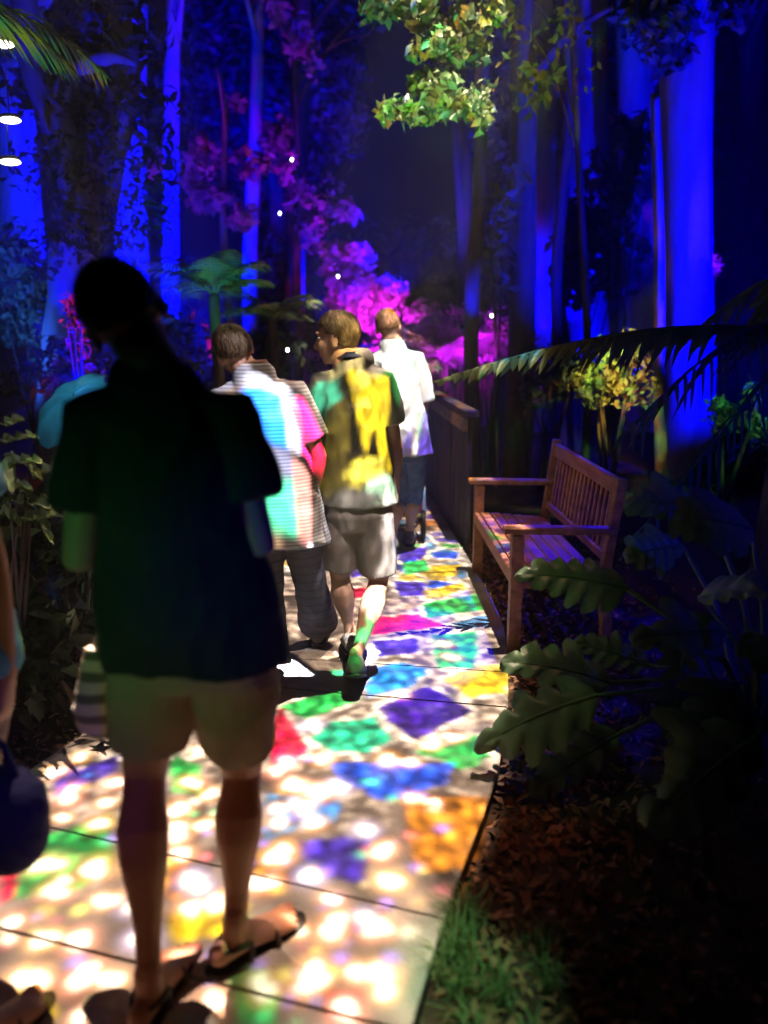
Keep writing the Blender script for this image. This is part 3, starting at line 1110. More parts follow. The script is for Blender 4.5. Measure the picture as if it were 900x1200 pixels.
# person cut by the left edge
YL = 1.75
J = dict(pelvis=P(-85, 790, YL), hipL=P(-120, 810, YL), hipR=P(-38, 810, YL), shL=P(-170, 480, YL), shR=P(-62, 480, YL), neck=P(-100, 440, YL),
         head=P(-95, 360, YL), elL=P(-185, 640, YL), elR=P(-14, 650, YL), wrL=P(-180, 760, YL + .08), wrR=P(8, 790, YL - .02),
         hdL=P(-178, 800, YL + .1), hdR=P(5, 850, YL - .04), knL=P(-150, 930, YL), knR=P(-62, 930, YL - .1),
         anL=V3((-1.22, 1.62, .095)), anR=V3((-.90, 1.37, .095)), toL=V3((-1.24, 1.83, .085)), toR=V3((-.80, 1.56, .085)))
person('person at the left edge with bare arm and khaki shorts, mostly out of the picture', J, 1.0, (0, 1, 0), dict(hair='hairdark', shirt='bluefab', legs='khaki'),
       'skin2', 0, .008, 5, .03, .6, 'shorts', 'sandal', 1.1)

# bag in that person's hand
bg_ = thing('tote_bag', 'dark navy rounded bag hanging from the hand at the left edge', 'bag', P(0, 960, 1.62))
secs = []
for t in np.linspace(-1, 1, 13):
    k = (1 - abs(t) ** 3.2) ** .5 if abs(t) < 1 else 0
    w = (.135 + .02 * t) * max(k, .12)
    secs.append(((-.02 - .012 * t, 0, .0 + t * .135), (w, .02 * t, 0), (0, .075 * max(k, .12), 0)))
b_ = MB().loft([(V3(a), V3(b), V3(c)) for a, b, c in secs], 24)
remesh(b_, 'bag_body', .006, 'navy', bg_, 6, (.006, (9, 9, 9), 2))
MB().tube([(-.09, 0, .11), (-.075, 0, .19), (-.02, 0, .235), (.03, 0, .19), (.05, 0, .11)], .009, 8).build('bag_handle', 'navy', bg_, True)

# pouch at the near man's hip
pc = thing('cloth_pouch', 'pale striped cloth pouch at the left hip of the man in black', 'pouch', P(114, 808, 1.76))
b_ = MB().loft([(V3((.012 * math.sin(z * 20), 0, z)), V3((w, 0, 0)), V3((0, w * .55, 0))) for z, w in ((-.125, .02), (-.11, .045), (-.05, .052), (.03, .048), (.08, .042), (.11, .03))], 18)
remesh(b_, 'pouch_body', .005, stripes('pouch_stripe', (.62, .62, .58), (.16, .17, .15), .055, .55), pc, 3, (.006, (14, 14, 10), 4))
MB().tube([(.0, 0, .10), (.02, 0, .16), (.04, .0, .20)], .006, 8).build('pouch_strap', 'khaki', pc, True)

# pushchair
pr = thing('pushchair', 'pushchair with light blue seat and black rear wheel beside the man in white', 'pushchair', (.23, 5.95, 0))


def wheel(x, y, r, parent, w=.035):
    mb = MB()
    pts = [V3((x, y + math.cos(t) * r, r + .012 + math.sin(t) * r)) for t in [2 * PI * i / 24 for i in range(25)]]
    mb.tube(pts, w / 2, 8, False, side=V3((1, 0, 0)))
    t_ = mb.build('wheel', 'sole', parent, True)
    mb = MB()
    mb.tube([(x - .02, y, r + .012), (x + .02, y, r + .012)], [.025, .025], 12, False)
    for i in range(6):
        a = PI * i / 3
        mb.beam((x, y, r + .012), (x, y + math.cos(a) * r * .92, r + .012 + math.sin(a) * r * .92), .008, .008)
    mb.build('wheel_hub', 'yelplas', t_)


for x in (-.20, .07):
    wheel(x, -.20, .105, pr)
    wheel(x, .38, .08, pr)
    MB().tube([(x + .01, -.20, .13), (x + .01, -.02, .45), (x + .01, -.28, .98), (x + .01, -.34, 1.0)], .012, 8).build('frame_tube', 'tube', pr, True)
    MB().tube([(x + .01, .38, .10), (x + .01, -.05, .60)], .012, 8).build('frame_tube', 'tube', pr, True)
MB().tube([(-.19, -.34, 1.0), (.08, -.34, 1.0)], .016, 10).build('push_handle', 'sole', pr, True)
b_ = MB().loft([(V3((-.055, y_, z)), V3((.13, 0, 0)), V3((0, .02, .03))) for y_, z in ((.22, .36), (.0, .38), (-.08, .48), (-.15, .72), (-.17, .84))], 16)
remesh(b_, 'seat', .008, 'bluefab', pr, 4)
b_ = MB().loft([(V3((-.055, -.12 + .0 * z, z)), V3((.12, 0, 0)), V3((0, .10, 0))) for z in (.20, .22, .30, .34)], 16)
remesh(b_, 'storage_basket', .008, 'redfab', pr, 3)
MB().box(-.055, -.16, .19, .24, .05, .03).build('footboard', 'yelplas', pr)


# ------------------------------------------------------------------ planting
def leaf_arrays(pts, nrm, size, ar=.45, jit=.35):
    """folded leaf blades: 5 vertices and 4 triangles each"""
    n = len(pts)
    nrm = nrm + rng.normal(0, jit, nrm.shape)
    nrm /= np.linalg.norm(nrm, axis=1, keepdims=True)
    t = rng.normal(0, 1, (n, 3))
    t -= nrm * (t * nrm).sum(1, keepdims=True)
    t /= np.linalg.norm(t, axis=1, keepdims=True)
    t[:, 2] -= .35
    t /= np.linalg.norm(t, axis=1, keepdims=True)
    b = np.cross(nrm, t)
    L = (size * rng.uniform(.6, 1.3, n))[:, None]
    W = L * ar * .5
    v = np.stack([pts, pts + t * L * .45 + b * W + nrm * L * .06, pts + t * L * .5 - nrm * L * .02, pts + t * L * .45 - b * W + nrm * L * .06,
                  pts + t * L - nrm * L * .12], 1)
    base = (np.arange(n) * 5)[:, None]
    f = np.concatenate([base + np.array(q) for q in ([0, 1, 2], [0, 2, 3], [1, 4, 2], [2, 4, 3])], 0)
    return v.reshape(-1, 3), f


def np_mesh(name, v, f, material, parent=None, kind=None, loc=(0, 0, 0)):
    me = bpy.data.meshes.new(name)
    me.vertices.add(len(v))
    me.vertices.foreach_set('co', np.asarray(v, 'f').ravel())
    k = f.shape[1]
    me.loops.add(f.size)
    me.loops.foreach_set('vertex_index', f.astype('i').ravel())
    me.polygons.add(len(f))
    me.polygons.foreach_set('loop_start', np.arange(0, f.size, k, dtype='i'))
    me.polygons.foreach_set('loop_total', np.full(len(f), k, 'i'))
    me.update(calc_edges=True)
    o = link(name, me, material, parent, loc)
    if kind:
        o['kind'] = kind
    return o


def clump_pts(c, r, n, clumps=9):
    """points gathered in uneven clumps inside an ellipsoid"""
    c = np.array(c)
    r = np.array(r)
    cc = rng.normal(0, 1, (clumps, 3))
    cc /= np.linalg.norm(cc, axis=1, keepdims=True)
    cc *= rng.uniform(.25, .85, (clumps, 1))
    cr = rng.uniform(.22, .48, clumps)
    i = rng.integers(0, clumps, n)
    d = rng.normal(0, 1, (n, 3))
    d /= np.linalg.norm(d, axis=1, keepdims=True)
    p = cc[i] + d * (cr[i] * rng.uniform(.45, 1, n))[:, None]
    return c + p * r, d


def foliage(parent, c, r, n, size, material, clumps=9, ar=.45, name='foliage'):
    p, d = clump_pts(c, r, n, clumps)
    v, f = leaf_arrays(p, d, size, ar)
    return np_mesh(name, v, f, material, parent, 'stuff')


def shrub(name, label, cat, base, c, r, n, size, material, clumps=9, ar=.45, stems=5, stemmat='darkbark', group=None):
    base = Vector(base)
    root = thing(name, label, cat, base, 0, group)
    c = Vector(c) - base
    foliage(root, c, r, n, size, material, clumps, ar)
    for i in range(stems):
        a = rng.uniform(0, 2 * PI)
        e = Vector((c.x + math.cos(a) * r[0] * .5, c.y + math.sin(a) * r[1] * .5, c.z + rng.uniform(-.2, .5) * r[2]))
        m_ = Vector((e.x * .35 + rng.normal(0, .03), e.y * .35, e.z * .5))
        MB().tube([(rng.normal(0, .03), rng.normal(0, .03), -.05), m_, e], [.018, .014, .005], 6).build('stem', stemmat, root, True)
    return root


def trunk(parent, pts, rad, material, n=20, rough=.06, name='trunk'):
    """gnarly tapered trunk with ridged bark"""
    P_ = [Vector(p) for p in pts]
    fine, fr = [], []
    seg = 10
    for i in range(len(P_) - 1):
        p0, p1, p2, p3 = P_[max(i - 1, 0)], P_[i], P_[i + 1], P_[min(i + 2, len(P_) - 1)]
        for k in range(seg):
            t = k / seg
            fine.append(.5 * ((2 * p1) + (p2 - p0) * t + (2 * p0 - 5 * p1 + 4 * p2 - p3) * t * t + (3 * p1 - p0 - 3 * p2 + p3) * t ** 3))
            fr.append(rad[i] * (1 - t) + rad[i + 1] * t)
    fine.append(P_[-1])
    fr.append(rad[-1])
    mb = MB()
    mb.tube(fine, fr, n, False)
    for i, v in enumerate(mb.v):
        k = i // n
        c = fine[k]
        d_ = v - c
        q = noise.noise(Vector((d_.x / max(fr[k], .01) * 1.6, d_.y / max(fr[k], .01) * 1.6, v.z * 1.1))) + .5 * noise.noise(Vector((d_.x / max(fr[k], .01) * 4, d_.y / max(fr[k], .01) * 4, v.z * 3)))
        mb.v[i] = v + d_ * q * rough * 2.5
    return mb.build(name, material, parent, True)


def tree(name, label, base, top, r0, r1, material, crown=None, limbs=3, group=None, bend=.1, rough=.06):
    base, top = Vector(base), Vector(top)
    root = thing(name, label, 'tree', base, 0, group)
    t = top - base
    mids = [Vector((0, 0, -.15)), Vector((0, 0, .1)), t * .33 + Vector((rng.normal(0, bend), rng.normal(0, bend), 0)), t * .66 + Vector((rng.normal(0, bend), rng.normal(0, bend), 0)), t]
    trunk(root, mids, [r0 * 1.5, r0 * 1.15, r0, (r0 + r1) / 2, r1], material, 20, rough)
    for i in range(limbs):
        s_ = t * rng.uniform(.62, .97)
        a = rng.uniform(0, 2 * PI)
        e = s_ + Vector((math.cos(a) * 1.0, math.sin(a) * .8, rng.uniform(.5, 1.3)))
        trunk(root, [s_, (s_ + e) / 2 + Vector((0, 0, .15)), e], [r1 * .6, r1 * .4, r1 * .15], material, 8, .04, 'limb')
    if crown:
        for (c, r, n_, size, m_, cl) in crown:
            foliage(root, Vector(c) - base, r, n_, size, m_, cl, name='crown')
    return root


def frond(parent, base, direction, length, droop, nl, ll, width, material, vee=.5, lift=.35, name='frond', twist=0):
    """pinnate palm frond: curved midrib with leaflet pairs, one mesh"""
    base = Vector(base)
    d = Vector(direction).normalized()
    hz = Vector((d.x, d.y, 0)).normalized()
    side = Vector((-hz.y, hz.x, 0))
    N_ = 14
    pts = []
    p = base.copy()
    ang = math.atan2(d.z, Vector((d.x, d.y, 0)).length)
    for i in range(N_ + 1):
        pts.append(p.copy())
        a = ang - droop * (i / N_) ** 1.3
        p += (hz * math.cos(a) + Vector((0, 0, 1)) * math.sin(a)) * length / N_
    mb = MB()
    mb.tube(pts, [.011 * (1 - .75 * i / N_) * (.6 + length * .4) for i in range(N_ + 1)], 6)
    for i in range(nl):
        t = .12 + .88 * (i + .5) / nl
        k = min(int(t * N_), N_ - 1)
        q = pts[k].lerp(pts[k + 1], t * N_ - k)
        ax = (pts[k + 1] - pts[k]).normalized()
        upv = side.cross(ax).normalized()
        if upv.z < 0:
            upv = -upv
        l_ = ll * (math.sin(PI * min(1, .16 + t * .84)) ** .6 + .1) * random.uniform(.85, 1.1)
        for sg in (-1, 1):
            dr = (side * sg * math.cos(vee) + ax * .55 + upv * (lift * .4) + Vector((0, 0, -.15)) + Vector((random.uniform(-.06, .06), random.uniform(-.06, .06), random.uniform(-.08, .08)))).normalized()
            wv = ax * width * .5
            n0 = len(mb.v)
            for m in range(4):
                tt = m / 3
                c = q + dr * l_ * tt + Vector((0, 0, -1)) * l_ * .35 * tt * tt
                w = wv * (1.0, 1.15, .8, .06)[m]
                mb.v += [c - w, c + upv * width * .12, c + w]
            for m in range(3):
                a = n0 + m * 3
                mb.f += [(a, a + 1, a + 4, a + 3), (a + 1, a + 2, a + 5, a + 4)]
    return mb.build(name, material, parent, False)


def palm(name, label, base, h, nf, length, material, trunkmat='darkbark', tr=.06, nl=26, ll=.28, wd=.03, a0=0, spread=2 * PI, elev=.5, group=None, droop=1.2):
    root = thing(name, label, 'palm' if 'palm' in name else 'plant', base, 0, group)
    if h > .15:
        trunk(root, [(0, 0, -.1), (.02, 0, h * .5), (0, 0, h)], [tr * 1.2, tr, tr * .9], trunkmat, 14, .05)
    for i in range(nf):
        a = a0 + spread * i / nf + random.uniform(-.15, .15)
        e = elev + random.uniform(-.35, .45)
        frond(root, (0, 0, h), (math.cos(a) * math.cos(e), math.sin(a) * math.cos(e), math.sin(e)), length * random.uniform(.8, 1.1), droop, nl, ll, wd, material)
    return root


def lobed_leaf(parent, base, tip, width, material, lobes=7, droop=.18, upv=(0, 0, 1), stalk=None, cut=.62):
    """big leaf with deep finger-like lobes"""
    base, tip = Vector(base), Vector(tip)
    ax = (tip - base)
    L_ = ax.length
    ax.normalize()
    sd = ax.cross(Vector(upv)).normalized()
    nr = sd.cross(ax).normalized()
    mb = MB()
    lv = [random.uniform(.55, 1.25) for _ in range(11)]
    NS = lobes * 8
    for sg in (-1, 1):
        n0 = len(mb.v)
        for i in range(NS + 1):
            t = i / NS
            env = (math.sin(PI * min(1, .10 + .9 * t)) ** .55) * (1.05 - .45 * t)
            ph = (t * lobes) % 1
            lob = (1 - cut * (1 - math.sin(PI * ph) ** .6) * (1 if t < .93 else .4))
            kk = int(t * lobes)
            w = width * .5 * env * lob * (lv[(kk + (sg > 0) * 3) % len(lv)]) * (1 + .05 * math.sin(i * 7.3 + sg))
            c = base + ax * L_ * t - Vector((0, 0, 1)) * L_ * droop * t * t
            for j in range(4):
                u = j / 3
                ww = w * u
                z = -.16 * width * u * u + .012 * math.sin(ph * 2 * PI) * u + .03 * u
                mb.v.append(c + sd * sg * ww + ax * ww * .35 + nr * z)
        for i in range(NS):
            for j in range(3):
                a = n0 + i * 4 + j
                mb.f.append((a, a + 1, a + 5, a + 4))
    mb.tube([base + ax * L_ * t - Vector((0, 0, 1)) * L_ * droop * t * t + nr * .003 for t in (0, .25, .5, .75, .98)], [.007, .006, .005, .003, .001], 6)
    o = mb.build('leaf', material, parent, True)
    if stalk is not None:
        s_ = Vector(stalk)
        MB().tube([s_, s_.lerp(base, .5) + Vector((0, 0, .12)), base], [.014, .011, .008], 7).build('leaf_stalk', material, o, True)
    return o


def round_leaf(parent, c, ax, up, L_, W_, material, wave=.05, seedv=0):
    """broad heart-shaped leaf, cupped, with rib ridges"""
    c, ax, up = Vector(c), Vector(ax).normalized(), Vector(up)
    sd = ax.cross(up).normalized()
    nr = sd.cross(ax).normalized()
    mb = MB()
    NR, NA = 7, 30
    mb.v.append(c)
    for r_ in range(1, NR + 1):
        for a in range(NA):
            th = 2 * PI * a / NA
            k = r_ / NR
            rad = 1 - .35 * math.exp(-((abs(th - PI)) / .28) ** 2) + .12 * math.exp(-((min(th, 2 * PI - th)) / .4) ** 2)
            x, y = math.cos(th) * k * L_ * .5 * rad, math.sin(th) * k * W_ * .5 * rad
            z = -.9 * (x * x / L_ + y * y / W_) + wave * k * math.sin(th * 9 + seedv) * .25
            mb.v.append(c + ax * x + sd * y + nr * z)
    for a in range(NA):
        b = (a + 1) % NA
        mb.f.append((0, 1 + a, 1 + b))
        for r_ in range(NR - 1):
            q = 1 + r_ * NA
            mb.f.append((q + a, q + NA + a, q + NA + b, q + b))
    return mb.build('leaf', material, parent, True)


def gz(x, y):
    return bank(x, y)


def on(p):
    return Vector((p.x, p.y, bank(p.x, p.y)))


# --- right: big blue-lit tree and its neighbours
YT = 7.6
b0 = P(803, 640, YT)
t0 = P(806, -120, YT + .3)
big = tree('broad_tree', 'broad smooth-barked tree lit solid blue at the right', (b0.x, YT, gz(b0.x, YT)), t0, .215, .25, 'palebark',
           [(P(790, 20, YT - .4), (.7, .5, .45), 900, .15, 'leaf', 8)], 0, None, .02, .03)
b0 = P(771, 640, 6.6)
t0 = P(767, 110, 6.6)
tree('slender_tree', 'slender reddish-brown trunk standing close in front of the blue tree', (b0.x, 6.6, gz(b0.x, 6.6)), t0, .05, .035, 'bark', None, 0, None, .01, .04)
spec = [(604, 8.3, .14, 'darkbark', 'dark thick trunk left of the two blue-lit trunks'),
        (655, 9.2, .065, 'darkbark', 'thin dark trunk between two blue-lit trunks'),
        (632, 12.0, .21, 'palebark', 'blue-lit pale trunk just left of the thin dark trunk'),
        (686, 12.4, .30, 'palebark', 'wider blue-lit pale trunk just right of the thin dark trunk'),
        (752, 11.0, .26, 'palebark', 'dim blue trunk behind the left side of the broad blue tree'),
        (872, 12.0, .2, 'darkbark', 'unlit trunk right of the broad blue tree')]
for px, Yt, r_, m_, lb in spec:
    b0 = P(px, 600, Yt)
    t0 = P(px + rng.normal(0, 6), -160, Yt)
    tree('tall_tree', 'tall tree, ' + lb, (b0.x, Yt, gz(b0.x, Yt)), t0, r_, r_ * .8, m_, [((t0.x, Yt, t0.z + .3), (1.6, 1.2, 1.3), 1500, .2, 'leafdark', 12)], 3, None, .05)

# --- left trees
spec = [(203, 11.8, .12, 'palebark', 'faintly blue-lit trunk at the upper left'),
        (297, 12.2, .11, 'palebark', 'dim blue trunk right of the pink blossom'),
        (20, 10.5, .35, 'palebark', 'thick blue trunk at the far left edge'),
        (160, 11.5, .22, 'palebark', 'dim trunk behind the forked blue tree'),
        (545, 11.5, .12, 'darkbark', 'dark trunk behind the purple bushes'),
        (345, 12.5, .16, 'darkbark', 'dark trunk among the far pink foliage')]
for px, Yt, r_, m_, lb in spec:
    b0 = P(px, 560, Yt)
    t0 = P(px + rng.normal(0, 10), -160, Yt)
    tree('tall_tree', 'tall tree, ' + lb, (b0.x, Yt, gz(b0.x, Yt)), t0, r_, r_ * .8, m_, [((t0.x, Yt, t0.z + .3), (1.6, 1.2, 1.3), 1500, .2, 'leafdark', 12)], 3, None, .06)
# forked tree
b0 = P(75, 470, 7.0)
fb0 = Vector((b0.x, 7.0, gz(b0.x, 7)))
fk = thing('forked_tree', 'gnarled forked tree glowing blue behind the head of the man in black', 'tree', fb0)


def rel(px, py, Y):
    return P(px, py, Y) - fb0


trunk(fk, [(0, 0, -.15), rel(78, 430, 7), rel(82, 330, 7), rel(85, 285, 7)], [.30, .22, .18, .17], 'palebark', 26, .1)
trunk(fk, [rel(88, 300, 7), rel(98, 250, 6.9), rel(84, 200, 6.9), rel(60, 130, 7), rel(35, 60, 7.1), rel(20, -80, 7.2)], [.16, .15, .14, .13, .11, .10], 'palebark', 20, .1, 'limb')
trunk(fk, [rel(92, 300, 7), rel(118, 240, 7.1), rel(132, 180, 7.1), rel(150, 100, 7.2), rel(140, 20, 7.2), rel(160, -80, 7.2)], [.14, .13, .11, .10, .09, .08], 'palebark', 18, .1, 'limb')
trunk(fk, [rel(55, 150, 7), rel(80, 95, 6.9), rel(125, 68, 6.8), rel(160, 75, 6.8)], [.08, .07, .05, .02], 'palebark', 12, .08, 'limb')
foliage(fk, rel(90, 120, 7.1), (1.0, .6, .8), 900, .14, 'leaf', 10, name='crown')
foliage(fk, rel(120, 230, 6.7), (1.0, .4, .8), 900, .10, 'leaf', 14, name='crown')
foliage(fk, rel(60, -40, 7.1), (1.3, .9, .8), 1200, .16, 'leafdark', 10, name='crown')

# --- overhead foliage with coloured light
b0 = P(560, 500, 7.4)
ov = tree('overhanging_tree', 'tree whose green and yellow lit boughs hang over the top centre', (b0.x, 7.4, gz(b0.x, 7.4)), P(560, -60, 7.2), .07, .05, 'darkbark', None, 3, None, .05)
o0 = Vector(ov.location)
for px, py, Yq, rr, nn_ in ((475, 20, 6.2, (.30, .3, .28), 520), (500, 75, 6.1, (.30, .25, .30), 600), (540, 40, 6.3, (.32, .3, .32), 600), (520, 120, 6.1, (.32, .2, .16), 380), (560, 125, 6.0, (.14, .15, .22), 200), (462, 128, 6.0, (.14, .12, .12), 130), (560, -30, 6.3, (.6, .4, .3), 800)):
    foliage(ov, P(px, py, Yq) - o0, rr, nn_, .085, 'leafbright', 9, .55, name='bough')
b0 = P(690, 500, 7.0)
ov = tree('open_crowned_tree', 'thin tree with sparse orange-lit leaves at the top right of centre', (b0.x, 7.0, gz(b0.x, 7.0)), P(668, -40, 6.6), .035, .02, 'darkbark', None, 2, None, .06)
o0 = Vector(ov.location)
foliage(ov, P(668, 50, 6.2) - o0, (.55, .3, .5), 110, .08, 'yelleaf', 12, name='bough')
foliage(ov, P(625, 110, 6.3) - o0, (.22, .2, .25), 50, .12, 'leafbright', 6, .6, name='bough')
# frond top left
pm = palm('tall_palm', 'palm whose yellow-green lit fronds hang in at the top left corner', (P(-160, 500, 4.4).x, 4.4, .4), 2.75, 5, 1.6, 'leafbright', 'darkbark', .09, 30, .34, .028, -.9, 1.9, .35, droop=1.3)

# --- pink and purple foliage
pb = P(268, 520, 9.6)
pk = tree('blossom_tree', 'tree with magenta blossom around a thin pale trunk', (pb.x, 9.6, gz(pb.x, 9.6)), P(264, 110, 9.6), .05, .03, 'bark', None, 2, None, .03)
o0 = Vector(pk.location)
for px, py, rr, nn_ in ((232, 180, (.30, .3, .35), 330), (245, 235, (.32, .3, .22), 330), (288, 250, (.22, .2, .22), 260), (292, 190, (.22, .2, .25), 150), (178, 195, (.14, .2, .30), 90), (278, 120, (.12, .1, .12), 60), (220, 210, (.15, .2, .2), 110)):
    foliage(pk, P(px, py, 9.4) - o0, rr, nn_, .11, 'pinkleaf', 7, .6, name='blossom')
pb = P(350, 520, 11)
pk = tree('blossom_tree', 'taller purple-lit tree trailing down to the right of the magenta one', (pb.x, 11, gz(pb.x, 11)), P(345, 60, 11), .07, .04, 'darkbark', None, 3, None, .05)
o0 = Vector(pk.location)
for px, py, rr, nn_ in ((330, 165, (.30, .3, .5), 320), (350, 235, (.25, .3, .35), 240), (368, 270, (.35, .3, .35), 300), (395, 305, (.35, .3, .35), 300), (322, 20, (.2, .2, .4), 150), (350, 60, (.3, .3, .5), 200), (395, 240, (.35, .3, .3), 200), (425, 345, (.9, .5, .75), 2600), (470, 385, (.8, .4, .5), 1500)):  # the last two big masses are added to read as soft purple glow
    foliage(pk, P(px, py, 10.8) - o0, rr, nn_, .13, 'pinkleaf', 7, .6, name='blossom')
# hedge bank added to stand in for purple-lit mist at the turn
hb_ = thing('purple_glow_hedge', 'hedge bank added for the purple glow of mist where the walk turns', 'hedge', (P(430, 500, 13.5).x, 13.5, -.05))
o0 = Vector(hb_.location)
n_ = 15000
p_, d_ = rng.uniform(-1, 1, (n_, 3)), None
hx, hz = 2.1, 2.2
ang = p_[:, 0] * PI / 2
hh = .7 + 1.0 * np.exp(-((p_[:, 0] + .05) / .5) ** 2) + .35 * np.sin(p_[:, 0] * 9)
pts = np.stack([np.sin(ang) * hx, -np.cos(ang) * .7 + rng.normal(0, .05, n_), (p_[:, 2] * .5 + .5) * hh], 1)
nrm = np.stack([np.sin(ang) * .5, -np.ones(n_), .4 * np.ones(n_)], 1)
v_, f_ = leaf_arrays(pts, nrm, .085, .6, .4)
np_mesh('foliage', v_, f_, 'pinkleaf', hb_, 'stuff')
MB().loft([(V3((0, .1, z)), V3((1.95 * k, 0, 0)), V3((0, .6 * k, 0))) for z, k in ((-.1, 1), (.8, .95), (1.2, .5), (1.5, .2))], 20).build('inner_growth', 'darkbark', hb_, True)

# bright purple palms
for (px, py, Yp, s_, lb) in ((520, 425, 8.4, .75, 'spiky palm glowing violet just right of the man in white'), (560, 415, 9.2, .8, 'second violet-lit spiky palm, nearer the dark trunk'), (478, 410, 9.6, .8, 'violet spiky palm partly behind the head of the man in white'),
                         (250, 345, 6.4, .62, 'spiky palm lit teal green above the head of the woman'), (318, 372, 7.5, .55, 'dark green spiky palm between the heads of woman and boy')):
    p_ = P(px, py, Yp)
    palm('spiky_palm', lb, (p_.x, Yp, gz(p_.x, Yp)), p_.z - gz(p_.x, Yp), 13, s_, 'leafbright' if Yp < 8 else 'pinkleaf', 'darkbark', .05, 22, .20, .016, 0, 2 * PI, .55, droop=1.0)

# --- shrubs: pixel, distance, size, leaves, leaf size, material, label
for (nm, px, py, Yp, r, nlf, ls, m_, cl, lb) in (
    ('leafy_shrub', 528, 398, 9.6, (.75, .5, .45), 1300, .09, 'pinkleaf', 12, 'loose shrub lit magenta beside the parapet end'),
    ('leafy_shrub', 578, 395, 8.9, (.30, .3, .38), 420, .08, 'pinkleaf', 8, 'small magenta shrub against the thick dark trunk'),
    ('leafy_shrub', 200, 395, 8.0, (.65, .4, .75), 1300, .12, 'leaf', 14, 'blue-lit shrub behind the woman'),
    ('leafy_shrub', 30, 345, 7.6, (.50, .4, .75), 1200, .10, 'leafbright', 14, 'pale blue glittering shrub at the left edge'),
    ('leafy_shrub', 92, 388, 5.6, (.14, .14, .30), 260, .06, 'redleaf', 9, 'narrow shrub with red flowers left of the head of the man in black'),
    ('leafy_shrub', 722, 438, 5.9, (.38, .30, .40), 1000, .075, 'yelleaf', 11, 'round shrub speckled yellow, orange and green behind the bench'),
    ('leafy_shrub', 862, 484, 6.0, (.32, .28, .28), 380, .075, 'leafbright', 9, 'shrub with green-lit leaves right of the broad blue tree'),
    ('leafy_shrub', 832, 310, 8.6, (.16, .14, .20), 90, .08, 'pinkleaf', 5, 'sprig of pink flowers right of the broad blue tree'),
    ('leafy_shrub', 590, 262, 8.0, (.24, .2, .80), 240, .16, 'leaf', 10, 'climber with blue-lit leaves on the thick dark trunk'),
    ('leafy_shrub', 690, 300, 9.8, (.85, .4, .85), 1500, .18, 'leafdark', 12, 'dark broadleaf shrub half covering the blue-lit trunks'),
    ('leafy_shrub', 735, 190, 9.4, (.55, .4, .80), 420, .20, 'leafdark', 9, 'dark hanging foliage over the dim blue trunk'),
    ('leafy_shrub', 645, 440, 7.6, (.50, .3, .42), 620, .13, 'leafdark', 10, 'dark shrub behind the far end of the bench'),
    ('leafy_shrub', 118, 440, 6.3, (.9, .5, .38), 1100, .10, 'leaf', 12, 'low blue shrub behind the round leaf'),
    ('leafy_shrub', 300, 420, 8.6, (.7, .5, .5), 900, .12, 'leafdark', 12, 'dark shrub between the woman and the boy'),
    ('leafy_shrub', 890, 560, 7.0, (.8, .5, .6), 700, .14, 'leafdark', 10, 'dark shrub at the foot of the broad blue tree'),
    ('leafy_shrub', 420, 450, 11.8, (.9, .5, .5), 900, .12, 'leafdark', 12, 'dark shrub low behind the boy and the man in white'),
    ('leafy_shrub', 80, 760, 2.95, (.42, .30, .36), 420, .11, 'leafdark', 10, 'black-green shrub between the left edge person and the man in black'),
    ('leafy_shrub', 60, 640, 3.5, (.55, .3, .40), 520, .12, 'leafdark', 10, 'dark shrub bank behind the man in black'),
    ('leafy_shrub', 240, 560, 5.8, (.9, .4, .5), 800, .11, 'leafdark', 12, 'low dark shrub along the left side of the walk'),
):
    c_ = P(px, py, Yp)
    shrub(nm, lb, 'shrub', (c_.x, Yp, gz(c_.x, Yp)), c_, r, nlf, ls, m_, cl)
# dark backdrop of trees and understorey, far behind
for i, (px, Yp, w_, h_, lb) in enumerate(((60, 15, 3.2, 3.2, 'at the far left'), (330, 17, 3.2, 3.6, 'left of the purple hedge'), (620, 16, 3.0, 3.4, 'behind the blue-lit trunks'), (860, 15, 3.0, 3.4, 'behind the broad blue tree'))):
    b0 = P(px, 500, Yp)
    rt_ = thing('dense_tree', 'unlit dense tree mass ' + lb, 'tree', (b0.x, Yp, gz(b0.x, Yp)))
    trunk(rt_, [(0, 0, -.2), (.1, 0, 2), (0, 0, 5)], [.3, .22, .15], 'darkbark', 14)
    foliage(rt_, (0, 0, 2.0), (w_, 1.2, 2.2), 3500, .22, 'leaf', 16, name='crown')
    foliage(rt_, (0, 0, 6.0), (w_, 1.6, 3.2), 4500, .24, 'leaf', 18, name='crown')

# left: plant with long pointed leaves and the round leaf
c_ = P(25, 560, 2.9)
lp = thing('pointed_leaf_plant', 'plant with long pointed leaves speckled yellow and violet at the left edge', 'plant', (c_.x - .15, 2.9, gz(c_.x, 2.9)))
o0 = Vector(lp.location)
for (px, py, qx, qy) in ((5, 520, 45, 505), (10, 545, 52, 535), (0, 575, 38, 560), (20, 590, 62, 585), (8, 500, 30, 488), (40, 560, 72, 545), (30, 610, 75, 600), (0, 600, 25, 612), (45, 590, 80, 575), (15, 530, 20, 560), (30, 540, 50, 560), (22, 565, 40, 590), (50, 600, 62, 628), (0, 545, 14, 575)):
    a = P(px, py, 2.9 + random.uniform(-.15, .15)) - o0
    b = P(qx, qy, 2.85 + random.uniform(-.25, .15)) - o0
    lobed_leaf(lp, a, b, .055, 'leafbright', 3, .1, (random.uniform(-.4, .4), -.6, 1), cut=.12)
for i in range(5):
    MB().tube([(random.uniform(-.05, .05), 0, -.05), (random.uniform(-.05, .1), 0, .3), P(random.uniform(0, 45), random.uniform(520, 600), 2.9) - o0], [.012, .010, .005], 6).build('stem', 'darkbark', lp, True)
c_ = P(92, 478, 4.1)
el = thing('giant_leaf_plant', 'plant with one huge rounded leaf shining cyan blue beside the man in black', 'plant', (c_.x - .1, 4.2, gz(c_.x, 4.2)))
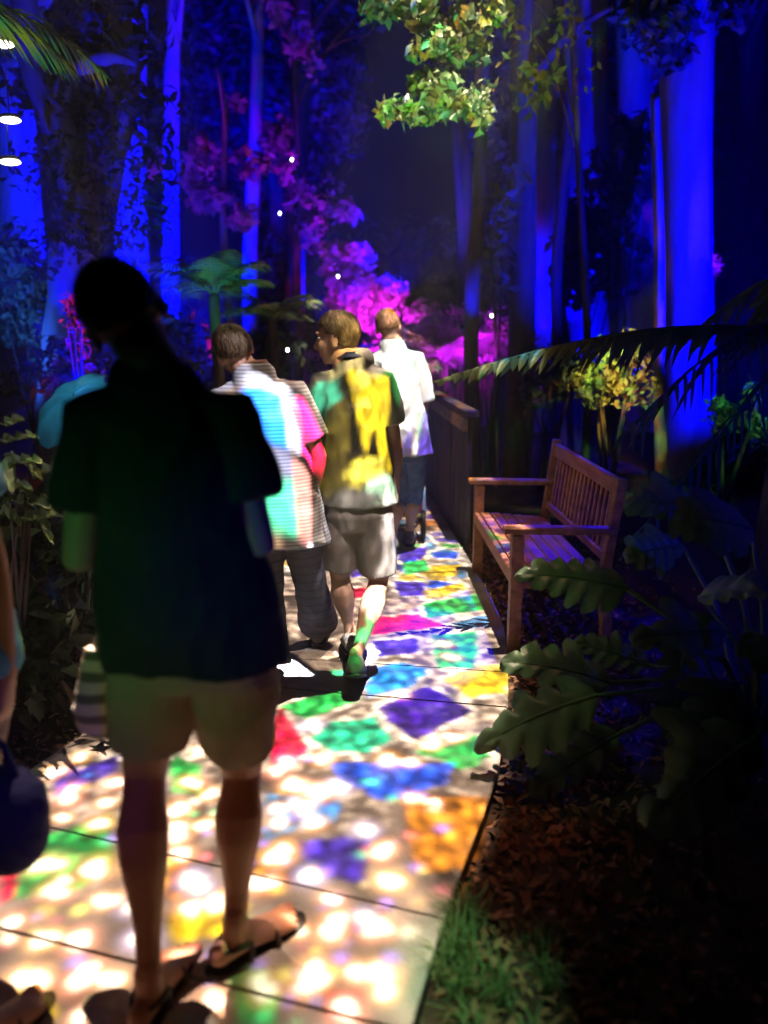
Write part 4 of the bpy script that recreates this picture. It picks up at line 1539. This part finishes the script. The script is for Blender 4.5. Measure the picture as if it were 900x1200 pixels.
o0 = Vector(el.location)
round_leaf(el, P(86, 462, 4.1) - o0, (-.55, -.35, -.45), (.1, -.5, .8), .52, .44, 'bigleaf')
round_leaf(el, P(128, 452, 4.3) - o0, (.5, -.3, -.25), (.0, -.4, .8), .34, .30, 'bigleaf', seedv=2)
round_leaf(el, P(70, 560, 3.9) - o0, (-.3, -.5, -.35), (.0, -.5, .8), .30, .24, 'bigleaf', seedv=4)
round_leaf(el, P(105, 600, 3.9) - o0, (.3, -.5, -.35), (.0, -.5, .8), .30, .24, 'bigleaf', seedv=5)
for q in (P(86, 462, 4.1), P(128, 452, 4.3), P(70, 560, 3.9), P(105, 600, 3.9)):
    MB().tube([(0, 0, 0), (q - o0) * .5 + Vector((0, .05, .12)), q - o0], [.016, .013, .008], 7).build('leaf_stalk', 'bigleaf', el, True)

# right foreground: big lobed leaves
c_ = P(850, 800, 2.7)
ph = thing('lobed_leaf_plant', 'big plant with deeply lobed leaves reaching over the path edge below the bench', 'plant', (1.45, 2.75, -.02))
o0 = Vector(ph.location)
for (px, py, Ya, qx, qy, Yb, w_) in (
    (735, 690, 2.75, 606, 652, 2.7, .26), (715, 800, 2.75, 588, 752, 2.75, .24), (700, 815, 2.55, 556, 850, 2.5, .30), (725, 860, 2.6, 620, 915, 2.45, .22),
    (800, 760, 2.6, 790, 880, 2.4, .22), (820, 700, 2.7, 900, 668, 2.4, .2), (860, 800, 2.4, 800, 900, 2.1, .3), (830, 600, 2.9, 740, 560, 2.7, .3),
    (880, 620, 2.7, 800, 590, 2.4, .28), (850, 740, 2.6, 742, 735, 2.45, .24), (890, 860, 2.2, 760, 950, 2.0, .3), (880, 740, 2.3, 960, 800, 2.0, .3), (800, 640, 3.2, 735, 640, 3.1, .24), (760, 780, 2.9, 672, 742, 2.95, .2)):
    lobed_leaf(ph, P(px, py, Ya) - o0, P(qx, qy, Yb) - o0, w_ * 1.1, 'bigleaf', random.choice((4, 5, 6)), random.uniform(.05, .22), (random.uniform(-.3, .5), -.75, .8), cut=random.uniform(.35, .6), stalk=(random.uniform(-.06, .06), random.uniform(-.06, .06), .05))
trunk(ph, [(0, 0, -.1), (.03, 0, .15), (0, 0, .3)], [.06, .05, .04], 'darkbark', 12)

# cycad-like fronds over the bench
cy = thing('arching_palm', 'palm at the right edge with a long frond arching left over the bench', 'palm', (2.35, 4.5, gz(2.35, 4.5)))
o0 = Vector(cy.location)
trunk(cy, [(0, 0, -.1), (.03, 0, .7), (0, 0, 1.45)], [.13, .11, .10], 'darkbark', 16)


def frond_to(parent, base, mid, tip, nl, ll, wd, material):
    mb = MB()
    b, m, t = Vector(base), Vector(mid), Vector(tip)
    N_ = 18
    pts = [b * (1 - u) ** 2 + m * 2 * u * (1 - u) + t * u * u for u in [i / N_ for i in range(N_ + 1)]]
    mb.tube(pts, [.016 * (1 - .8 * i / N_) for i in range(N_ + 1)], 6)
    for i in range(nl):
        u = .08 + .92 * (i + .5) / nl
        k = min(int(u * N_), N_ - 1)
        q = pts[k].lerp(pts[k + 1], u * N_ - k)
        ax = (pts[k + 1] - pts[k]).normalized()
        sd = ax.cross(Vector((0, 0, 1))).normalized()
        for sg in (-1, 1):
            l_ = ll * (math.sin(PI * min(1, .2 + .78 * u)) ** .7) * random.uniform(.45, 1.25)
            dr = (sd * sg * .5 + ax * random.uniform(.6, 1.1) + Vector((0, 0, random.uniform(-.7, .1)))).normalized()
            n0 = len(mb.v)
            for g_ in range(5):
                s_ = g_ / 4
                c = q + dr * l_ * s_ + Vector((0, 0, -1)) * l_ * .55 * s_ * s_
                w = (ax * .8 + Vector((0, 0, .3))) * wd * (.6, 1.1, 1.0, .7, .05)[g_]
                mb.v += [c - w, c + Vector((0, 0, .006)), c + w]
            for g_ in range(4):
                a = n0 + g_ * 3
                mb.f += [(a, a + 1, a + 4, a + 3), (a + 1, a + 2, a + 5, a + 4)]
    return mb.build('frond', material, parent, False)


top = Vector((0, 0, 1.45))
frond_to(cy, top, P(780, 355, 4.3) - o0, P(508, 448, 3.9) - o0, 44, .20, .026, 'leaf')
frond_to(cy, top, P(900, 330, 3.9) - o0, P(720, 520, 3.2) - o0, 26, .30, .024, 'leaf')
frond_to(cy, top, P(920, 420, 3.9) - o0, P(735, 640, 3.4) - o0, 24, .28, .024, 'leaf')
frond_to(cy, top, P(960, 450, 3.6) - o0, P(900, 720, 3.0) - o0, 24, .28, .024, 'leaf')
frond_to(cy, top, P(980, 250, 4.6) - o0, P(860, 400, 4.9) - o0, 24, .28, .024, 'leaf')
frond_to(cy, top, P(960, 250, 4.9) - o0, P(800, 400, 5.6) - o0, 24, .28, .024, 'leaf')

# leaf litter and mulch beside the walk, right
n_ = 5200
yy = rng.uniform(1.2, 6.5, n_)
xx = np.array([redge(y) for y in yy]) + .03 + np.abs(rng.normal(0, .45, n_))
zz = np.array([bank(x, y) + .035 * noise.noise(Vector((x * 2.3, y * 2.3, 0))) for x, y in zip(xx, yy)])
zz = np.where(xx < 1.0, np.minimum(zz, -.07), zz) + rng.uniform(0, .035, n_)
v_, f_ = leaf_arrays(np.stack([xx, yy, zz], 1), np.tile([0, 0, 1.0], (n_, 1)), .045, .5, .6)
o = np_mesh('leaf_litter', v_, f_, 'litter', None, 'stuff')
tag(o, 'dry brown leaf litter beside the right edge of the walk', 'leaf litter')
n_ = 1600
yy = rng.uniform(2.3, 6.5, n_)
xx = np.array([redge(y) for y in yy]) - WID - .08 - np.abs(rng.normal(0, .3, n_))
zz = np.array([bank(x, y) for x, y in zip(xx, yy)])
zz = np.where(xx > -1.75, np.minimum(zz, -.07), zz) + rng.uniform(0.01, .05, n_)
v_, f_ = leaf_arrays(np.stack([xx, yy, zz], 1), np.tile([0, 0, 1.0], (n_, 1)), .045, .5, .6)
o = np_mesh('leaf_litter', v_, f_, 'litter', None, 'stuff')
tag(o, 'dry leaf litter along the left edge of the walk', 'leaf litter')

# grass tuft near the camera, right
n_ = 1300
gx0, gy0 = G(535, 1160, -.05).xy
tc_ = rng.normal(0, 1, (26, 2)) * np.array([.11, .16])
ti_ = rng.integers(0, 26, n_)
xx = gx0 + tc_[ti_, 0] + rng.normal(0, .018, n_)
yy = gy0 + tc_[ti_, 1] + rng.normal(0, .018, n_)
ok = xx > np.array([redge(y) for y in yy]) + .02
xx, yy = xx[ok], yy[ok]
n_ = len(xx)
a = rng.uniform(0, 2 * PI, n_)
L_ = rng.uniform(.03, .15, n_) * np.where(rng.random(n_) < .06, 1.7, 1)
lean = rng.uniform(.2, 1.1, n_)
V_, F_ = [], []
for i in range(n_):
    b = np.array([xx[i], yy[i], -.075])
    h = np.array([math.cos(a[i]), math.sin(a[i]), 0])
    s_ = np.array([-h[1], h[0], 0]) * .0028
    m = b + h * L_[i] * lean[i] * .3 + np.array([0, 0, L_[i] * .6])
    t = b + h * L_[i] * lean[i] * .9 + np.array([0, 0, L_[i] * (1 - .25 * lean[i])])
    k = len(V_)
    V_ += [b - s_, b + s_, m - s_ * .8, m + s_ * .8, t]
    F_ += [(k, k + 1, k + 3), (k, k + 3, k + 2), (k + 2, k + 3, k + 4)]
o = np_mesh('grass_tuft', np.array(V_), np.array(F_), 'grass', None, 'stuff')
tag(o, 'tuft of pale green grass at the path edge near the bottom', 'grass')

# lit lamps at the left and small bulbs in the trees
for i, (px, py, lb) in enumerate(((4, 52, 'topmost'), (12, 141, 'middle'), (12, 190, 'lowest'))):
    p_ = P(px, py, 5.2)
    l_ = thing('hanging_lamp', f'small lit white hanging lamp, {lb} of the three at the upper left edge', 'lamp', p_, 0, 'hanging lamps at the left edge')
    MB().ball((0, 0, 0), ((.065, 0, 0), (0, .045, 0), (0, 0, .018)), 16, 8).build('lamp_glass', 'lampglass', l_, True)
    MB().loft([(V3((0, 0, .018)), V3((.07, 0, 0)), V3((0, .05, 0))), (V3((0, 0, .035)), V3((.05, 0, 0)), V3((0, .03, 0)))], 16).build('lamp_cap', 'lampmetal', l_, True)
    MB().tube([(0, 0, .03), (0, 0, .28)], .004, 6).build('lamp_wire', 'lampmetal', l_, True)
for i, (px, py, Yp, lb) in enumerate(((342, 187, 9.0, 'right of the magenta blossom'), (328, 250, 9.2, 'at the lower right of the magenta blossom'), (567, 230, 7.7, 'on the thick dark trunk'),
                                     (576, 370, 7.8, 'low on the thick dark trunk'), (337, 410, 6.5, 'between the heads of woman and boy'), (396, 324, 9.2, 'over the purple hedge'),)):
    b_ = MB().ball((0, 0, 0), ((.012, 0, 0), (0, .012, 0), (0, 0, .016)), 8, 6).build('fairy_bulb', 'spark', None, True, loc=P(px, py, Yp))
    tag(b_, 'tiny white lit bulb ' + lb, 'light bulb', 'tiny bulbs in the trees')

# ------------------------------------------------------------------ garden spotlights (coloured)
BL = (0, 0, 1)
MG = (1, .05, .55)
PP = (.65, .02, 1)


def at(px, py, Y):
    return P(px, py, Y)


spot('blue_spot', (3.6, 5.4, .5), at(800, 230, 7.6), BL, 4500, 62, .5)
spot('blue_spot', (3.2, 9.6, .4), at(686, 370, 12.2), BL, 1100, 34, .6)
spot('blue_spot', (1.4, 10.4, .4), at(632, 370, 12.0), BL, 300, 50, .6)
spot('blue_spot', (3.0, 8.6, .6), at(752, 150, 11.0), BL, 150, 50, .8)
spot('blue_spot', (-2.0, 4.9, .9), at(90, 180, 7.0), BL, 800, 75, .8)
spot('blue_spot', (-3.4, 5.8, .7), at(30, 345, 7.6), (.02, .12, 1), 300, 60, .8)
spot('blue_spot', (-1.4, 6.6, .6), at(200, 370, 8.0), BL, 350, 60, .8)
spot('blue_spot', (-2.0, 7.2, .6), at(250, 60, 9.3), BL, 130, 60, .9)
spot('blue_spot', (.7, 6.9, 1.6), at(592, 270, 8.0), BL, 130, 45, .8)
spot('blue_spot', (-.2, 9.0, 1.2), at(400, 160, 12.0), BL, 500, 50, .9)
spot('magenta_spot', (-1.6, 7.6, 1.2), at(250, 210, 9.5), MG, 260, 40, .8, cells=(14, 0, [(1, .02, .25), (1, .05, .55), (.3, .01, .25), (.7, .02, .8)]))
spot('purple_spot', (-.6, 9.0, 1.0), at(360, 240, 10.8), PP, 420, 48, .9, cells=(12, 0, [(.7, .02, .8), (.5, .02, 1), (.15, .01, .25), (.9, .05, .6)]))
spot('purple_spot', (.2, 9.6, 1.0), at(425, 280, 12.5), (.55, .02, .7), 900, 60, 1)
spot('violet_spot', (.9, 7.4, 1.3), at(530, 395, 9.0), (.75, .08, 1), 520, 60, .7, cells=(45, 0, [(1, .1, 1), (.5, .02, .9), (.06, .0, .1), (.2, 0, .5), (1, .3, 1)]))
spot('teal_spot', (-.9, 5.0, 1.3), at(250, 340, 6.4), (.05, .8, .5), 60, 40, .8)
spot('red_spot', (-1.5, 4.5, 2.8), at(92, 385, 5.6), (1, .03, .03), 160, 14, .6)
spot('cyan_spot', (-1.7, 3.6, 2.7), at(85, 460, 4.1), (.03, .30, 1), 330, 20, .7)
spot('speckled_spot', (-1.2, 2.0, 2.3), at(30, 560, 2.9), (1, 1, 1), 60, 26, .5, cells=(60, 0, [(1, .8, .1), (.1, .05, .2), (.35, .1, 1), (.4, 1, .5), (.03, .03, .03)]))
spot('speckled_spot', (.35, 5.3, 2.6), at(510, 60, 6.2), (1, 1, 1), 110, 75, .5, cells=(22, 0, [(.1, 1, .05), (.05, .5, .2), (.75, .9, .02), (.15, .6, .5), (1, .25, .03), (.02, .12, .1), (.02, .5, .05)]))
spot('speckled_spot', (1.3, 5.4, 2.5), at(660, 70, 6.3), (1, 1, 1), 50, 60, .5, cells=(30, 0, [(.05, .04, .02), (1, .5, .05), (.02, .02, .02), (.6, 1, .1), (.03, .1, .02)]))
spot('speckled_spot', (-1.1, 3.4, 1.3), at(75, 60, 4.4), (1, 1, 1), 190, 38, .6, cells=(20, 0, [(1, .8, .05), (.1, .9, .4), (.05, .1, .5), (.8, 1, .1), (.8, .4, .3)]))
spot('speckled_spot', (1.7, 4.9, 1.9), at(722, 440, 5.9), (1, 1, 1), 300, 36, .5, cells=(30, 0, [(1, .65, .03), (1, .25, .02), (.2, 1, .25), (1, .9, .2), (.1, .3, .3), (.05, .05, .4)]))
spot('speckled_spot', (3.0, 4.8, 2.2), at(862, 484, 6.0), (1, 1, 1), 130, 22, .5, cells=(26, 0, [(.1, 1, .3), (.02, .08, .05), (.3, .9, .1), (.02, .3, .3)]))
spot('pink_spot', (3.5, 7.2, 1.9), at(832, 310, 8.6), (1, .05, .4), 60, 12, .6)
spot('amber_spot', (1.6, 5.2, .6), at(770, 330, 6.6), (1, .28, .16), 60, 36, .8)
spot('bench_glow', (-.6, 4.0, 3.2), (.8, 4.3, .6), (1, .33, .2), 45, 26, .8)
spot('bench_blue', (1.0, 5.8, 2.6), (.85, 4.3, .5), BL, 900, 34, .6, cells=(16, 0, [(.01, .01, 1), (.01, .0, .02), (.05, .02, .5)]))
spot('leaf_glow', (-.1, 2.6, 2.4), at(600, 770, 2.7), (.45, .9, .55), 16, 23, .7, cells=(9, 0, [(.25, .8, .55), (.75, .8, .3), (.3, .6, .2), (.5, .4, .3)]))
spot('frond_glow', (.1, 3.0, 2.6), at(560, 435, 4.0), (.7, .8, .3), 34, 30, .7)
spot('dim_blue_spot', (2.4, 1.2, 3.0), (1.9, 3.4, .7), BL, 170, 50, .9)
spot('litter_glow', (.1, 1.2, 2.4), G(565, 980), (1, .3, .15), 24, 20, .8, cells=(14, 0, [(1, .3, .1), (.3, .05, .2), (.02, .02, .02), (.2, .1, .6), (.03, .02, .02)]))
spot('grass_glow', (.4, .9, 2.4), G(545, 1150), (.5, 1, .55), 200, 12, .7)
# faint fill lamps added for the near man's back and calves
spot('green_fill', (-1.6, -.3, 1.2), at(150, 690, 1.55), (.05, .9, .25), 30, 26, 1)
spot('blue_fill', (.9, -.2, 1.3), at(290, 680, 1.55), BL, 30, 16, 1)
spot('amber_fill', (-.5, -.5, .9), at(230, 960, 1.6), (1, .35, .12), 9, 50, 1)

spot('blue_wash', (-2.2, 9.5, 1.0), at(90, 150, 14.5), BL, 13000, 80, .9)
spot('blue_wash', (-.8, 11.5, 1.5), at(370, 130, 16.5), BL, 5500, 50, .9)
spot('blue_wash', (2.2, 11.0, 1.5), at(660, 190, 15.5), BL, 2600, 60, .9)

# drifting mist in the garden air
hz_ = MB().box(0, 27, 4.2, 86, 70, 11, None, .001).build('haze', None)
hz_['kind'] = 'stuff'
hm = bpy.data.materials.new('night_mist')
hm.use_nodes = True
hm.node_tree.nodes.remove(hm.node_tree.nodes['Principled BSDF'])
pv = hm.node_tree.nodes.new('ShaderNodeVolumePrincipled')
pv.inputs['Color'].default_value = (.9, .9, .95, 1)
pv.inputs['Density'].default_value = .0028
hm.node_tree.links.new(pv.outputs[0], hm.node_tree.nodes['Material Output'].inputs['Volume'])
hz_.data.materials.append(hm)

spot('amber_spot', (-.3, 4.9, 2.6), at(522, 478, 5.9), (1, .45, .25), 90, 12, .8)  # lamp added to light the top board of the parapet

spot('blue_fill', (.1, .2, 1.5), P(-5, 950, 1.62), BL, 22, 22, 1)  # fill lamp added to lift the navy bag

spot('blue_spot', (2.9, 5.8, 1.9), P(803, 450, 7.6), BL, 900, 34, .7)  # second lamp added to carry the blue down the broad trunk
spot('blue_wash', (.2, 9.2, 2.0), P(480, 150, 16.0), BL, 2500, 50, .9)  # extra wash added to turn the grey haze at top centre bluer
